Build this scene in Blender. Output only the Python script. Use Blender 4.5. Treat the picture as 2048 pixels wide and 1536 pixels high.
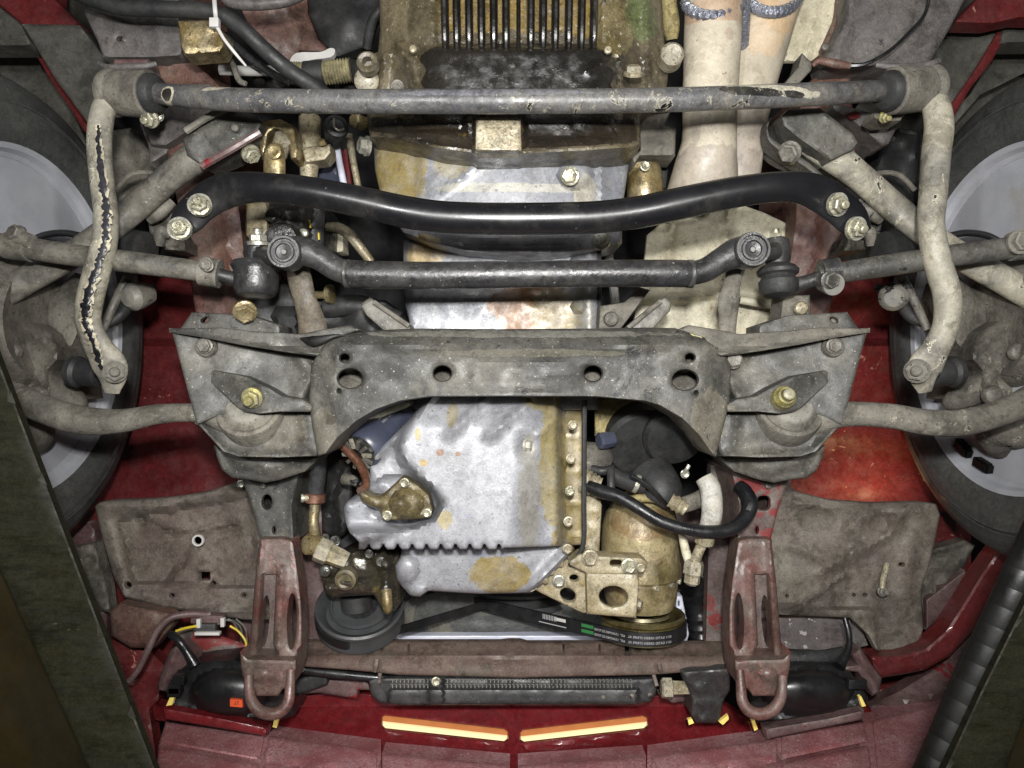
import bpy, bmesh, math, random
import numpy as np
from mathutils import Vector, Matrix
from mathutils.geometry import delaunay_2d_cdt

for o in list(bpy.data.objects):
    bpy.data.objects.remove(o)
random.seed(7)
S = bpy.context.scene
COL = S.collection
F = 1490.0            # focal length in photo pixels (photo is 2048 x 1536)
K = 1.0 / F
CZ = 0.78             # height of the lens above the workshop floor

# ------------------------------------------------------------------ camera, world, lamps, exposure
cam_d = bpy.data.cameras.new("camera")
cam = bpy.data.objects.new("camera", cam_d)
COL.objects.link(cam)
cam.location = (0, 0, CZ)
cam.rotation_euler = (math.pi, 0, 0)      # looking straight up, front of the car towards picture bottom
cam_d.sensor_width = 36.0
cam_d.lens = F / 2048.0 * 36.0
cam_d.clip_start = 0.02
cam_d.clip_end = 60
S.camera = cam

W = bpy.data.worlds.new("World")
S.world = W
W.use_nodes = True
W.node_tree.nodes["Background"].inputs[0].default_value = (1.0, 0.985, 0.97, 1)
W.node_tree.nodes["Background"].inputs[1].default_value = 0.03


def area(name, loc, target, size, size_y, power, color):
    l = bpy.data.lights.new(name, 'AREA')
    l.shape = 'RECTANGLE'
    l.size = size
    l.size_y = size_y
    l.energy = power
    l.color = color
    o = bpy.data.objects.new(name, l)
    COL.objects.link(o)
    o.location = loc
    o.rotation_euler = (Vector(target) - Vector(loc)).to_track_quat('-Z', 'Y').to_euler()
    return o


area("work_lamp", (0.01, -0.12, CZ - 0.08), (0.01, 0.0, CZ + 1.0), 0.05, 0.04, 9.8, (1.0, 0.99, 0.97))
area("fill_lamp", (0.0, -0.25, CZ - 0.60), (0.0, 0.05, CZ + 1.0), 0.30, 0.30, 6.5, (1.0, 0.99, 0.97))
area("side_lamp", (-0.44, -0.20, CZ - 0.25), (0.1, 0.0, CZ + 1.0), 0.08, 0.08, 3.8, (0.99, 0.99, 0.98))
area("side_lamp", (0.44, -0.20, CZ - 0.25), (-0.1, 0.0, CZ + 1.0), 0.08, 0.08, 3.8, (1.0, 0.985, 0.96))

area("wing_lamp", (0.645, 0.208, CZ + 1.185), (0.50, 0.12, CZ + 1.30), 0.05, 0.03, 0.30, (1.0, 0.72, 0.36))

S.view_settings.view_transform = 'Standard'
S.view_settings.look = 'None'
S.view_settings.exposure = 0.62
S.view_settings.gamma = 1.0
S.cycles.use_denoising = True
S.cycles.max_bounces = 6


# ------------------------------------------------------------------ helpers
def P(x, y, d):
    return Vector(((x - 1024) * K * d, (y - 768) * K * d, CZ + d))


def bright(r, g, b):
    return srgb(r, g, b, 1.0)


def srgb(r, g, b, k=0.74):
    def f(c):
        c /= 255.0
        return (c / 12.92 if c <= 0.04045 else ((c + 0.055) / 1.055) ** 2.4) * k
    return (f(r), f(g), f(b), 1.0)


def _h(ix, iy, seed):
    v = np.sin(ix * 127.1 + iy * 311.7 + seed * 74.7) * 43758.5453
    return v - np.floor(v)


def vn(x, y, s, seed=1):
    """smooth value noise in -1..1, s = feature size in the units of x"""
    x = np.asarray(x, float) / s
    y = np.asarray(y, float) / s
    ix, iy = np.floor(x), np.floor(y)
    fx, fy = x - ix, y - iy
    fx = fx * fx * (3 - 2 * fx)
    fy = fy * fy * (3 - 2 * fy)
    a = _h(ix, iy, seed) * (1 - fx) + _h(ix + 1, iy, seed) * fx
    b = _h(ix, iy + 1, seed) * (1 - fx) + _h(ix + 1, iy + 1, seed) * fx
    return (a * (1 - fy) + b * fy) * 2 - 1


def pdist(x, y, pts, closed=False):
    x = np.asarray(x, float)
    y = np.asarray(y, float)
    best = np.full(x.shape, 1e9)
    n = len(pts)
    for i in range(n if closed else n - 1):
        ax, ay = pts[i][0], pts[i][1]
        bx, by = pts[(i + 1) % n][0], pts[(i + 1) % n][1]
        dx, dy = bx - ax, by - ay
        L = dx * dx + dy * dy + 1e-9
        t = np.clip(((x - ax) * dx + (y - ay) * dy) / L, 0, 1)
        best = np.minimum(best, np.hypot(x - ax - t * dx, y - ay - t * dy))
    return best


def pin(x, y, poly):
    x = np.asarray(x, float)
    y = np.asarray(y, float)
    c = np.zeros(x.shape, bool)
    n = len(poly)
    j = n - 1
    for i in range(n):
        xi, yi = poly[i][0], poly[i][1]
        xj, yj = poly[j][0], poly[j][1]
        if yi != yj:
            c ^= ((yi > y) != (yj > y)) & (x < (xj - xi) * (y - yi) / (yj - yi) + xi)
        j = i
    return c


def sstep(t):
    t = np.clip(t, 0, 1)
    return t * t * (3 - 2 * t)


# depth helpers: negative numbers come towards the lens
def ridge(x, y, pts, w, h):
    return -h * np.exp(-(pdist(x, y, pts) / w) ** 2)


def plateau(x, y, poly, w, h):
    sd = pdist(x, y, poly, True)
    sd = np.where(pin(x, y, poly), sd, -sd)
    return -h * sstep(sd / w + 0.5)


def dome(x, y, cx, cy, rx, ry, h):
    q = ((x - cx) / rx) ** 2 + ((y - cy) / ry) ** 2
    return -h * np.sqrt(np.clip(1 - q, 0, 1))


def bump(x, y, cx, cy, rx, ry, h):
    return -h * np.exp(-(((x - cx) / rx) ** 2 + ((y - cy) / ry) ** 2))


def cat(pts, n=6, closed=False):
    pts = [np.array(p, float) for p in pts]
    m = len(pts)
    out = []
    for i in range(m if closed else m - 1):
        if closed:
            p0, p1, p2, p3 = pts[(i - 1) % m], pts[i], pts[(i + 1) % m], pts[(i + 2) % m]
        else:
            p1, p2 = pts[i], pts[i + 1]
            p0 = pts[i - 1] if i else 2 * p1 - p2
            p3 = pts[i + 2] if i + 2 < m else 2 * p2 - p1
        for k in range(n):
            t = k / n
            out.append(0.5 * (2 * p1 + (p2 - p0) * t + (2 * p0 - 5 * p1 + 4 * p2 - p3) * t * t
                              + (3 * p1 - p0 - 3 * p2 + p3) * t ** 3))
    if not closed:
        out.append(pts[-1])
    return out


def ell(cx, cy, rx, ry=None, n=20, rot=0):
    ry = rx if ry is None else ry
    c, s = math.cos(rot), math.sin(rot)
    o = []
    for i in range(n):
        a = 2 * math.pi * i / n
        u, v = rx * math.cos(a), ry * math.sin(a)
        o.append((cx + u * c - v * s, cy + u * s + v * c))
    return o


def rrect(x0, y0, x1, y1, r, n=4):
    o = []
    for cx, cy, a0 in ((x1 - r, y1 - r, 0), (x0 + r, y1 - r, 90), (x0 + r, y0 + r, 180), (x1 - r, y0 + r, 270)):
        for i in range(n + 1):
            a = math.radians(a0 + 90 * i / n)
            o.append((cx + r * math.cos(a), cy + r * math.sin(a)))
    return o


WC = {}


def empty(name, loc):
    o = bpy.data.objects.new(name, None)
    o.empty_display_size = 0.1
    COL.objects.link(o)
    o.location = loc
    WC[o.name] = Vector(loc)
    return o


def obj(name, verts, faces, m, parent, label=None, ang=38, smooth=True):
    v = np.array([tuple(q) for q in verts], float)
    c = Vector(tuple((v.min(0) + v.max(0)) / 2))
    me = bpy.data.meshes.new(name)
    me.from_pydata((v - np.array(c)).tolist(), [], [tuple(int(i) for i in f) for f in faces])
    bm = bmesh.new()
    bm.from_mesh(me)
    bmesh.ops.recalc_face_normals(bm, faces=bm.faces)
    bm.to_mesh(me)
    bm.free()
    if smooth:
        me.shade_smooth()
        me.set_sharp_from_angle(angle=math.radians(ang))
    me.materials.append(m)
    o = bpy.data.objects.new(name, me)
    COL.objects.link(o)
    o.parent = parent
    o.location = c - (WC[parent.name] if parent else Vector((0, 0, 0)))
    WC[o.name] = c
    if label:
        o["label"] = label
    return o


def densify(loop, step):
    out = []
    n = len(loop)
    for i in range(n):
        a, b = loop[i], loop[(i + 1) % n]
        L = math.hypot(b[0] - a[0], b[1] - a[1])
        k = max(1, int(math.ceil(L / step)))
        for j in range(k):
            t = j / k
            out.append((a[0] + (b[0] - a[0]) * t, a[1] + (b[1] - a[1]) * t))
    return out


def sheet(name, outer, d, m, parent=None, holes=(), wall=0.01, hwall=None, step=14, rnd=None,
          curve=0, label=None, ang=38, noise=0.0, nscale=60):
    """a pressed plate: outline in photo pixels, front face at depth d (number or function), sides going back"""
    parent = car if parent is None else (parent or None)
    if curve:
        outer = [tuple(q) for q in cat(outer, curve, True)]
    loops = [densify(outer, step)] + [densify(h, min(step, 8)) for h in holes]
    pts = []
    edges = []
    owner = []
    for li, lp in enumerate(loops):
        s = len(pts)
        n = len(lp)
        pts += lp
        owner += [li] * n
        edges += [(s + i, s + (i + 1) % n) for i in range(n)]
    nb = len(pts)
    xs = np.array([p[0] for p in pts])
    ys = np.array([p[1] for p in pts])
    gx, gy = np.meshgrid(np.arange(xs.min(), xs.max() + step, step), np.arange(ys.min(), ys.max() + step, step * 0.87))
    gx[::2] += step / 2
    gx = gx.ravel()
    gy = gy.ravel()
    ok = pin(gx, gy, loops[0])
    for h in loops[1:]:
        ok &= ~pin(gx, gy, h)
    gx, gy = gx[ok], gy[ok]

    def bd(x, y):
        b = pdist(x, y, loops[0], True)
        for h in loops[1:]:
            b = np.minimum(b, pdist(x, y, h, True))
        return b
    if len(gx):
        b = bd(gx, gy)
        ok = b > (0.55 * step if not rnd else max(0.4 * step, rnd[0] * 1.15))
        gx, gy = gx[ok], gy[ok]
    ex, ey = [], []
    if rnd:
        for t in (0.28, 1.0):
            for lp in loops:
                n = len(lp)
                ar = sum(lp[i][0] * lp[(i + 1) % n][1] - lp[(i + 1) % n][0] * lp[i][1] for i in range(n))
                sg = 1 if ar > 0 else -1
                if lp is not loops[0]:
                    sg = -sg
                for i in range(n):
                    a, c = lp[i - 1], lp[(i + 1) % n]
                    tx, ty = c[0] - a[0], c[1] - a[1]
                    L = math.hypot(tx, ty) + 1e-9
                    ex.append(lp[i][0] - sg * ty / L * rnd[0] * t)
                    ey.append(lp[i][1] + sg * tx / L * rnd[0] * t)
        ex, ey = np.array(ex), np.array(ey)
        ok = pin(ex, ey, loops[0])
        for h in loops[1:]:
            ok &= ~pin(ex, ey, h)
        ok &= bd(ex, ey) > rnd[0] * 0.22
        ex, ey = ex[ok], ey[ok]
    ax = np.concatenate([xs, np.array(ex), gx])
    ay = np.concatenate([ys, np.array(ey), gy])
    rv, re, rf, ov, oe, of = delaunay_2d_cdt([Vector((a, b)) for a, b in zip(ax, ay)], edges, [], 0, 1e-4)
    vx = np.array([v[0] for v in rv])
    vy = np.array([v[1] for v in rv])
    tri = np.array([f for f in rf if len(f) == 3])
    cx = vx[tri].mean(1)
    cy = vy[tri].mean(1)
    ok = pin(cx, cy, loops[0])
    for h in loops[1:]:
        ok &= ~pin(cx, cy, h)
    tri = tri[ok]
    dep = np.array(d(vx, vy), float) if callable(d) else np.full(vx.shape, float(d))
    if noise:
        dep = dep + noise * (vn(vx, vy, nscale, 3) + 0.5 * vn(vx, vy, nscale * 0.45, 5))
    if rnd:
        t = np.clip(bd(vx, vy) / rnd[0], 0, 1)
        dep = dep + rnd[1] * (1 - np.sqrt(np.clip(1 - (1 - t) ** 2, 0, 1)))
    V = [P(a, b, c) for a, b, c in zip(vx, vy, dep)]
    cnt = {}
    for f in tri:
        for i in range(3):
            e = (f[i], f[(i + 1) % 3])
            cnt[tuple(sorted(e))] = cnt.get(tuple(sorted(e)), 0) + 1
    faces = [tuple(f) for f in tri]
    hole_of = {}
    for i, src in enumerate(ov):
        for q in src:
            if q < nb:
                hole_of[i] = owner[q]
    back = {}
    if wall:
        for e, c in cnt.items():
            if c == 1:
                for q in e:
                    if q not in back:
                        back[q] = len(V)
                        w_ = (hwall if hwall is not None else min(wall, 0.006)) if hole_of.get(q, 0) else wall
                        V.append(V[q] + Vector((0, 0, w_)))
                faces.append((e[0], e[1], back[e[1]], back[e[0]]))
    used = sorted({i for f in faces for i in f})
    mp = {q: i for i, q in enumerate(used)}
    return obj(name, [V[q] for q in used], [tuple(mp[i] for i in f) for f in faces], m, parent, label, ang)


def tube(name, pts, r, m, parent=None, seg=14, n=7, flat=1.0, label=None, caps=True, ang=40, rings=None, jit=0):
    """tube through (x, y, depth) points; r and flat may be lists, r in photo pixels; rings=(count, depth) corrugates"""
    parent = car if parent is None else (parent or None)
    k = len(pts)
    rr = r if isinstance(r, (list, tuple)) else [r] * k
    ff = flat if isinstance(flat, (list, tuple)) else [flat] * k
    q = cat([(p[0], p[1], p[2], rr[i], ff[i]) for i, p in enumerate(pts)], n)
    if rings:
        L = [0]
        for i in range(1, len(q)):
            L.append(L[-1] + math.hypot(q[i][0] - q[i - 1][0], q[i][1] - q[i - 1][1]))
        N = rings[0] * 4
        q2 = []
        for i in range(N + 1):
            t = L[-1] * i / N
            j = max(0, min(len(q) - 2, int(np.searchsorted(L, t)) - 1))
            u = (t - L[j]) / (L[j + 1] - L[j] + 1e-9)
            w = q[j] * (1 - u) + q[j + 1] * u
            w = w.copy()
            w[3] *= 1 - rings[1] * (0.5 - 0.5 * math.cos(i * math.pi / 2))
            q2.append(w)
        q = q2
    if jit:
        for a in q:
            a[3] *= 1 + jit * (random.random() * 2 - 1)
            a[0] += random.uniform(-2, 2)
    C = [P(a[0], a[1], a[2]) for a in q]
    V, Fc = [], []
    N = len(C)
    for i in range(N):
        t = (C[min(i + 1, N - 1)] - C[max(i - 1, 0)]).normalized()
        s = t.cross(Vector((0, 0, 1)))
        if s.length < 0.05:
            s = t.cross(Vector((0, 1, 0)))
        s.normalize()
        u = s.cross(t)
        R = q[i][3] * K * q[i][2]
        for j in range(seg):
            a = 2 * math.pi * j / seg
            V.append(C[i] + s * (R * math.cos(a)) + u * (R * q[i][4] * math.sin(a)))
    for i in range(N - 1):
        for j in range(seg):
            a, b = i * seg + j, i * seg + (j + 1) % seg
            Fc.append((a, b, b + seg, a + seg))
    if caps:
        Fc.append(tuple(range(seg)))
        Fc.append(tuple(range((N - 1) * seg, N * seg)))
    return obj(name, V, Fc, m, parent, label, ang)


def frame(ax):
    ax = Vector(ax).normalized()
    r = Vector((0, 1, 0)) if abs(ax.y) < 0.9 else Vector((1, 0, 0))
    u = ax.cross(r).normalized()
    return ax, u, ax.cross(u)


def lathe(name, c, axis, prof, m, parent=None, seg=28, label=None, ang=34, hexes=False, flute=0, rs=1.0):
    """turn (axial, radius) metres about an axis through world point c"""
    parent = car if parent is None else (parent or None)
    if isinstance(c, tuple):
        c = P(*c)
    a, u, w = frame(axis)
    if rs != 1.0:
        prof = [(z, .222 + (r - .222) * rs) for z, r in prof]
    V, Fc = [], []
    for (z, r) in prof:
        for j in range(seg):
            t = 2 * math.pi * (j + 0.5) / seg
            rr = r * (1 - flute * (j % 2)) if flute else r
            V.append(c + a * z + u * (rr * math.cos(t)) + w * (rr * math.sin(t)))
    n = len(prof)
    for i in range(n - 1):
        for j in range(seg):
            p, q = i * seg + j, i * seg + (j + 1) % seg
            Fc.append((p, q, q + seg, p + seg))
    if prof[0][1] > 1e-5:
        Fc.append(tuple(range(seg)))
    if prof[-1][1] > 1e-5:
        Fc.append(tuple(range((n - 1) * seg, n * seg)))
    return obj(name, V, Fc, m, parent, label, ang)


def bar(name, a, b, w, h, m, parent=None, label=None, bev=0.15):
    """straight bar of rectangular section between (x,y,d) points, w and h in photo pixels, chamfered"""
    parent = car if parent is None else (parent or None)
    A, B = P(*a), P(*b)
    t = (B - A).normalized()
    s = t.cross(Vector((0, 0, 1))).normalized()
    u = s.cross(t)
    V, Fc = [], []
    sec = [(1, 1 - bev * 2), (1 - bev, 1), (-1 + bev, 1), (-1, 1 - bev * 2), (-1, -1 + bev * 2), (-1 + bev, -1), (1 - bev, -1), (1, -1 + bev * 2)]
    for Q, dd in ((A, a[2]), (B, b[2])):
        for (i, j) in sec:
            V.append(Q + s * (i * w / 2 * K * dd) + u * (j * h / 2 * K * dd))
    for i in range(8):
        Fc.append((i, (i + 1) % 8, 8 + (i + 1) % 8, 8 + i))
    Fc += [tuple(range(8)), tuple(range(8, 16))]
    return obj(name, V, Fc, m, parent, label, 30)


def box(name, c, half, m, parent=None, label=None, rot=(0, 0, 0), bevel=0.12):
    """chamfered box, c=(x,y,d), half sizes in metres"""
    parent = car if parent is None else (parent or None)
    bm = bmesh.new()
    bmesh.ops.create_cube(bm, size=2)
    for v in bm.verts:
        v.co = Vector((v.co.x * half[0], v.co.y * half[1], v.co.z * half[2]))
    bmesh.ops.bevel(bm, geom=list(bm.edges), offset=min(half) * bevel, segments=2, affect='EDGES', profile=0.6)
    R = Matrix.Rotation(rot[2], 3, 'Z') @ Matrix.Rotation(rot[1], 3, 'Y') @ Matrix.Rotation(rot[0], 3, 'X')
    c = P(*c)
    bm.verts.ensure_lookup_table()
    V = [c + R @ v.co for v in bm.verts]
    Fc = [[v.index for v in f.verts] for f in bm.faces]
    bm.free()
    return obj(name, V, Fc, m, parent, label, 30)


# shared fastener meshes, unit size, head pointing along +Z
def fast_mesh(kind):
    V, Fc = [], []

    def ring(n, r, z, off=0.0):
        s = len(V)
        for j in range(n):
            t = 2 * math.pi * (j + off) / n
            V.append((r * math.cos(t), r * math.sin(t), z))
        return s

    def skin(a, b, n):
        for j in range(n):
            Fc.append((a + j, a + (j + 1) % n, b + (j + 1) % n, b + j))
    if kind != 'rivet':
        n = 18
        a = ring(n, 1.12, -0.3)
        b = ring(n, 1.12, 0.05)
        c = ring(n, 0.9, 0.16)
        skin(a, b, n)
        skin(b, c, n)
        Fc.append(tuple(range(c, c + n)))
        a = ring(6, 0.92, 0.1)
        b = ring(6, 0.92, 0.72)
        c = ring(6, 0.76, 0.84)
        skin(a, b, 6)
        skin(b, c, 6)
        if kind == 'bolt':
            e = ring(6, 0.6, 0.8)
            skin(c, e, 6)
            Fc.append(tuple(range(e, e + 6)))
        else:
            Fc.append(tuple(range(c, c + 6)))
            a = ring(12, 0.5, 0.8)
            b = ring(12, 0.5, 1.35)
            c = ring(12, 0.38, 1.5)
            skin(a, b, 12)
            skin(b, c, 12)
            Fc.append(tuple(range(c, c + 12)))
    else:
        n = 16
        pr = [(1, -0.3), (1, 0.1), (0.85, 0.36), (0.5, 0.52)]
        s = [ring(n, r, z) for r, z in pr]
        for i in range(3):
            skin(s[i], s[i + 1], n)
        Fc.append(tuple(range(s[3], s[3] + n)))
    return V, Fc


FM = {}


def bolt(x, y, d, r, m, parent, axis=(0, 0, -1), kind='bolt', spin=None, name=None, label=None):
    key = (kind, m.name)
    if key not in FM:
        V, Fc = fast_mesh(kind)
        me = bpy.data.meshes.new(kind)
        me.from_pydata(V, [], Fc)
        bm = bmesh.new()
        bm.from_mesh(me)
        bmesh.ops.recalc_face_normals(bm, faces=bm.faces)
        bm.to_mesh(me)
        bm.free()
        me.shade_smooth()
        me.set_sharp_from_angle(angle=math.radians(30))
        me.materials.append(m)
        FM[key] = me
    o = bpy.data.objects.new(name or kind, FM[key])
    COL.objects.link(o)
    o.parent = parent
    q = Vector((0, 0, 1)).rotation_difference(Vector(axis).normalized())
    sp = random.random() * 1.0 if spin is None else spin
    o.rotation_euler = (q.to_matrix() @ Matrix.Rotation(sp, 3, 'Z')).to_euler()
    s = r * K * d
    o.scale = (s, s, s)
    o.location = P(x, y, d) - WC[parent.name]
    if label:
        o["label"] = label
    return o


# ------------------------------------------------------------------ the car's root, materials
CARLOC = Vector((0, 0, CZ + 0.62))
car = empty("car", CARLOC)
car["label"] = "dark red car raised on a lift, its grimy suspension, engine and gearbox seen from below"
car["category"] = "car"


def M(name, base, var=None, vs=9, va=1.0, dust=None, da=0.6, ds=22, dt=0.5, spk=None, ss=260, st=0.66, chips=None, cs=30,
      ct=0.68, rim=None, stain=None, sts=6, stt=0.58, rough=0.6, rv=0.18, metal=0.0, bump=0.3, bs=90, fine=420,
      patches=(), coat=0.0, sheenspec=0.5, spark=None, stretch=None, grime=0.75, grit=1.0, edge=0.4, edgec=(0.34, 0.33, 0.29, 1)):
    m = bpy.data.materials.new(name)
    m.use_nodes = True
    N = m.node_tree.nodes
    Lk = m.node_tree.links.new
    b = N["Principled BSDF"]
    tc = N.new("ShaderNodeTexCoord")
    tc.object = car
    co = tc.outputs["Object"]
    if stretch:
        mp = N.new("ShaderNodeMapping")
        mp.inputs["Scale"].default_value = stretch
        Lk(co, mp.inputs[0])
        co2 = mp.outputs[0]
    else:
        co2 = co
    seedv = [hash_name(name)]

    def noise(sc, det=6, rg=0.6, dist=0.0, src=None):
        n = N.new("ShaderNodeTexNoise")
        n.noise_dimensions = '4D'
        seedv[0] += 3.7
        n.inputs["W"].default_value = seedv[0]
        n.inputs["Scale"].default_value = sc
        n.inputs["Detail"].default_value = det
        n.inputs["Roughness"].default_value = rg
        n.inputs["Distortion"].default_value = dist
        Lk(src or co2, n.inputs["Vector"])
        return n.outputs[0]

    def rng(v, a, c, lo=0.0, hi=1.0):
        n = N.new("ShaderNodeMapRange")
        n.interpolation_type = 'SMOOTHSTEP'
        n.inputs[1].default_value = a
        n.inputs[2].default_value = c
        n.inputs[3].default_value = lo
        n.inputs[4].default_value = hi
        Lk(v, n.inputs[0])
        return n.outputs[0]

    def mix(f, A, B):
        n = N.new("ShaderNodeMix")
        n.data_type = 'RGBA'
        if isinstance(f, float):
            n.inputs[0].default_value = f
        else:
            Lk(f, n.inputs[0])
        for i, q in ((6, A), (7, B)):
            if isinstance(q, tuple):
                n.inputs[i].default_value = q
            else:
                Lk(q, n.inputs[i])
        return n.outputs[2]

    def mth(op, A, B):
        n = N.new("ShaderNodeMath")
        n.operation = op
        for i, q in ((0, A), (1, B)):
            if isinstance(q, (int, float)):
                n.inputs[i].default_value = q
            else:
                Lk(q, n.inputs[i])
        return n.outputs[0]
    col = base
    if var:
        col = mix(rng(noise(vs, 9, 0.66, 0.4), 0.36, 0.64, 0, va), col, var)
    if stain:
        col = mix(rng(noise(sts, 7, 0.6, 0.8), stt, stt + 0.07), col, stain)
    for (px, py, pd, rx, ry, pc, ps, pn) in patches:
        c = P(px, py, pd) - CARLOC
        sub = N.new("ShaderNodeVectorMath")
        sub.operation = 'SUBTRACT'
        sub.inputs[1].default_value = c
        Lk(co, sub.inputs[0])
        mul = N.new("ShaderNodeVectorMath")
        mul.operation = 'MULTIPLY'
        mul.inputs[1].default_value = (1 / (rx * K * pd), 1 / (ry * K * pd), 1 / max(0.5 * (rx + ry) * K * pd, 0.07))
        Lk(sub.outputs[0], mul.inputs[0])
        ln = N.new("ShaderNodeVectorMath")
        ln.operation = 'LENGTH'
        Lk(mul.outputs[0], ln.inputs[0])
        v = mth('ADD', ln.outputs["Value"], mth('MULTIPLY', mth('SUBTRACT', noise(30, 12, 0.68, 0.8), 0.5), pn * 1.25))
        col = mix(rng(v, 1.01, 0.94, 0, ps), col, pc)
    if dust:
        col = mix(rng(noise(ds, 10, 0.7), dt - 0.14, dt + 0.2, 0, da), col, dust)
    if grime:
        gm = N.new("ShaderNodeMix")
        gm.data_type = 'RGBA'
        gm.blend_type = 'MULTIPLY'
        Lk(rng(noise(30, 12, 0.8, 0.6), 0.495, 0.59, 0, grime), gm.inputs[0])
        if isinstance(col, tuple):
            gm.inputs[6].default_value = col
        else:
            Lk(col, gm.inputs[6])
        gm.inputs[7].default_value = (0.46, 0.44, 0.41, 1)
        col = gm.outputs[2]
    if grime > 0.2:
        for sc_, lo_, hi_ in ((520, 0.70, 1.26), (110, 0.80, 1.18)):
            gm = N.new("ShaderNodeMix")
            gm.data_type = 'RGBA'
            gm.blend_type = 'MULTIPLY'
            gm.inputs[0].default_value = 1.0
            if isinstance(col, tuple):
                gm.inputs[6].default_value = col
            else:
                Lk(col, gm.inputs[6])
            Lk(rng(noise(sc_, 4, 0.7, src=co), 0.3, 0.7, 1 - (1 - lo_) * grit, 1 + (hi_ - 1) * grit), gm.inputs[7])
            col = gm.outputs[2]
    if edge:
        ge = N.new("ShaderNodeNewGeometry")
        col = mix(rng(mth('ADD', ge.outputs["Pointiness"], mth('MULTIPLY', mth('SUBTRACT', noise(60, 8, 0.7), 0.5), 0.05)), 0.55, 0.66, 0, edge), col, edgec)
    hsum = None
    st -= 0.06
    ct -= 0.065
    if chips:
        cn = mth('ADD', noise(cs, 11, 0.72, 1.1), mth('MULTIPLY', mth('SUBTRACT', noise(5.5, 3, 0.5), 0.5), 0.42))
        if rim:
            col = mix(rng(cn, ct - 0.025, ct - 0.01), col, rim)
        cf = rng(cn, ct - 0.004, ct + 0.006)
        col = mix(cf, col, chips)
        hsum = cf
    if spk:
        col = mix(rng(noise(ss, 3, 0.6), st, st + 0.06, 0, 0.85), col, spk)
    if spark:
        vo = N.new("ShaderNodeTexVoronoi")
        vo.inputs["Scale"].default_value = 520
        Lk(co, vo.inputs["Vector"])
        sx = N.new("ShaderNodeSeparateColor")
        Lk(vo.outputs["Color"], sx.inputs[0])
        col = mix(rng(sx.outputs[0], 0.55, 1.0), col, spark)
    if isinstance(col, tuple):
        b.inputs["Base Color"].default_value = col
    else:
        Lk(col, b.inputs["Base Color"])
    Lk(rng(noise(bs * 0.35, 6, 0.65), 0.3, 0.7, max(0.05, rough - rv), min(1, rough + rv)), b.inputs["Roughness"])
    b.inputs["Metallic"].default_value = metal
    b.inputs["Specular IOR Level"].default_value = sheenspec
    b.inputs["Coat Weight"].default_value = coat
    b.inputs["Coat Roughness"].default_value = 0.12
    if bump:
        h = mth('ADD', mth('MULTIPLY', noise(bs, 6, 0.6), 1.0), mth('MULTIPLY', noise(fine, 3, 0.6), 0.22))
        if hsum is not None:
            h = mth('SUBTRACT', h, mth('MULTIPLY', hsum, 0.25))
        bn = N.new("ShaderNodeBump")
        bn.inputs["Strength"].default_value = bump
        bn.inputs["Distance"].default_value = 0.003
        Lk(h, bn.inputs["Height"])
        Lk(bn.outputs[0], b.inputs["Normal"])
    return m


def hash_name(s):
    v = 0
    for ch in s:
        v = (v * 31 + ord(ch)) % 997
    return v * 0.13
# ------------------------------------------------------------------ materials
steel = M("dusty_steel", srgb(86, 84, 79), srgb(60, 59, 56), vs=10, patches=[(1024, 668, .84, 330, 8, srgb(140, 138, 128), .6, 1.5), (800, 740, .82, 130, 26, srgb(46, 45, 42), .75, 1.4), (1270, 730, .82, 110, 26, srgb(50, 49, 45), .7, 1.4), (1050, 706, .82, 200, 8, srgb(120, 116, 100), .5, 1.5), (560, 860, .87, 60, 40, srgb(110, 104, 86), .5, 1.3), (1420, 850, .84, 50, 70, srgb(124, 118, 102), .55, 1.3), (650, 860, .84, 30, 50, srgb(120, 114, 98), .5, 1.3)], dust=srgb(128, 124, 113), da=0.7, ds=16, dt=0.56, spk=srgb(172, 168, 155),
          ss=330, st=0.7, chips=srgb(38, 38, 38), cs=42, ct=0.72, stain=srgb(58, 56, 51), sts=11, stt=0.62, rough=0.6, bump=0.35, bs=110, grit=.65)
dirt = M("dirt_caked_steel", bright(96, 92, 84), bright(62, 59, 54), vs=14, dust=bright(124, 119, 107), da=0.6, ds=26, chips=bright(48, 46, 44), cs=40, ct=0.74,
         rim=bright(165, 158, 142), spk=bright(60, 57, 52), ss=200, rough=0.85, bump=0.55, bs=150, grit=.5)
barm = M("worn_bar_paint", srgb(98, 97, 97), srgb(78, 78, 81), vs=12, patches=[(338, 190, .86, 18, 16, srgb(205, 198, 176), .9, .9), (1545, 184, .82, 105, 12, srgb(196, 190, 170), .8, 1.3), (336, 190, .86, 13, 12, srgb(20, 20, 22), .97, 1.0), (1500, 184, .81, 85, 9, srgb(20, 20, 22), .97, 1.3), (1590, 182, .81, 30, 7, srgb(20, 20, 22), .97, 1.3), (440, 184, .84, 30, 6, srgb(190, 184, 164), .8, 1.2), (1000, 195, .8, 200, 9, srgb(128, 128, 136), .5, 1.2)], dust=srgb(138, 132, 118), da=0.65, ds=22, dt=0.55, chips=srgb(18, 18, 20),
         cs=38, ct=0.685, rim=srgb(178, 172, 152), spk=srgb(150, 146, 138), ss=300, st=0.7, rough=0.42, bump=0.25, bs=120)
armm = M("pale_dusty_bar", bright(142, 138, 124), bright(96, 94, 88), vs=14, dust=bright(172, 165, 145), da=0.6, ds=24, chips=bright(22, 22, 24), cs=32, ct=0.68,
         rim=bright(196, 190, 168), rough=0.6, bump=0.3, bs=130, grit=.5)
rodm = M("dusty_rod", srgb(116, 112, 103), srgb(68, 67, 64), vs=16, dust=srgb(146, 140, 126), da=0.6, ds=30, chips=srgb(26, 26, 26), cs=44, ct=0.67,
         spk=srgb(160, 155, 140), ss=280, st=0.7, rough=0.6, bump=0.35, bs=140, grit=.5)
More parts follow.
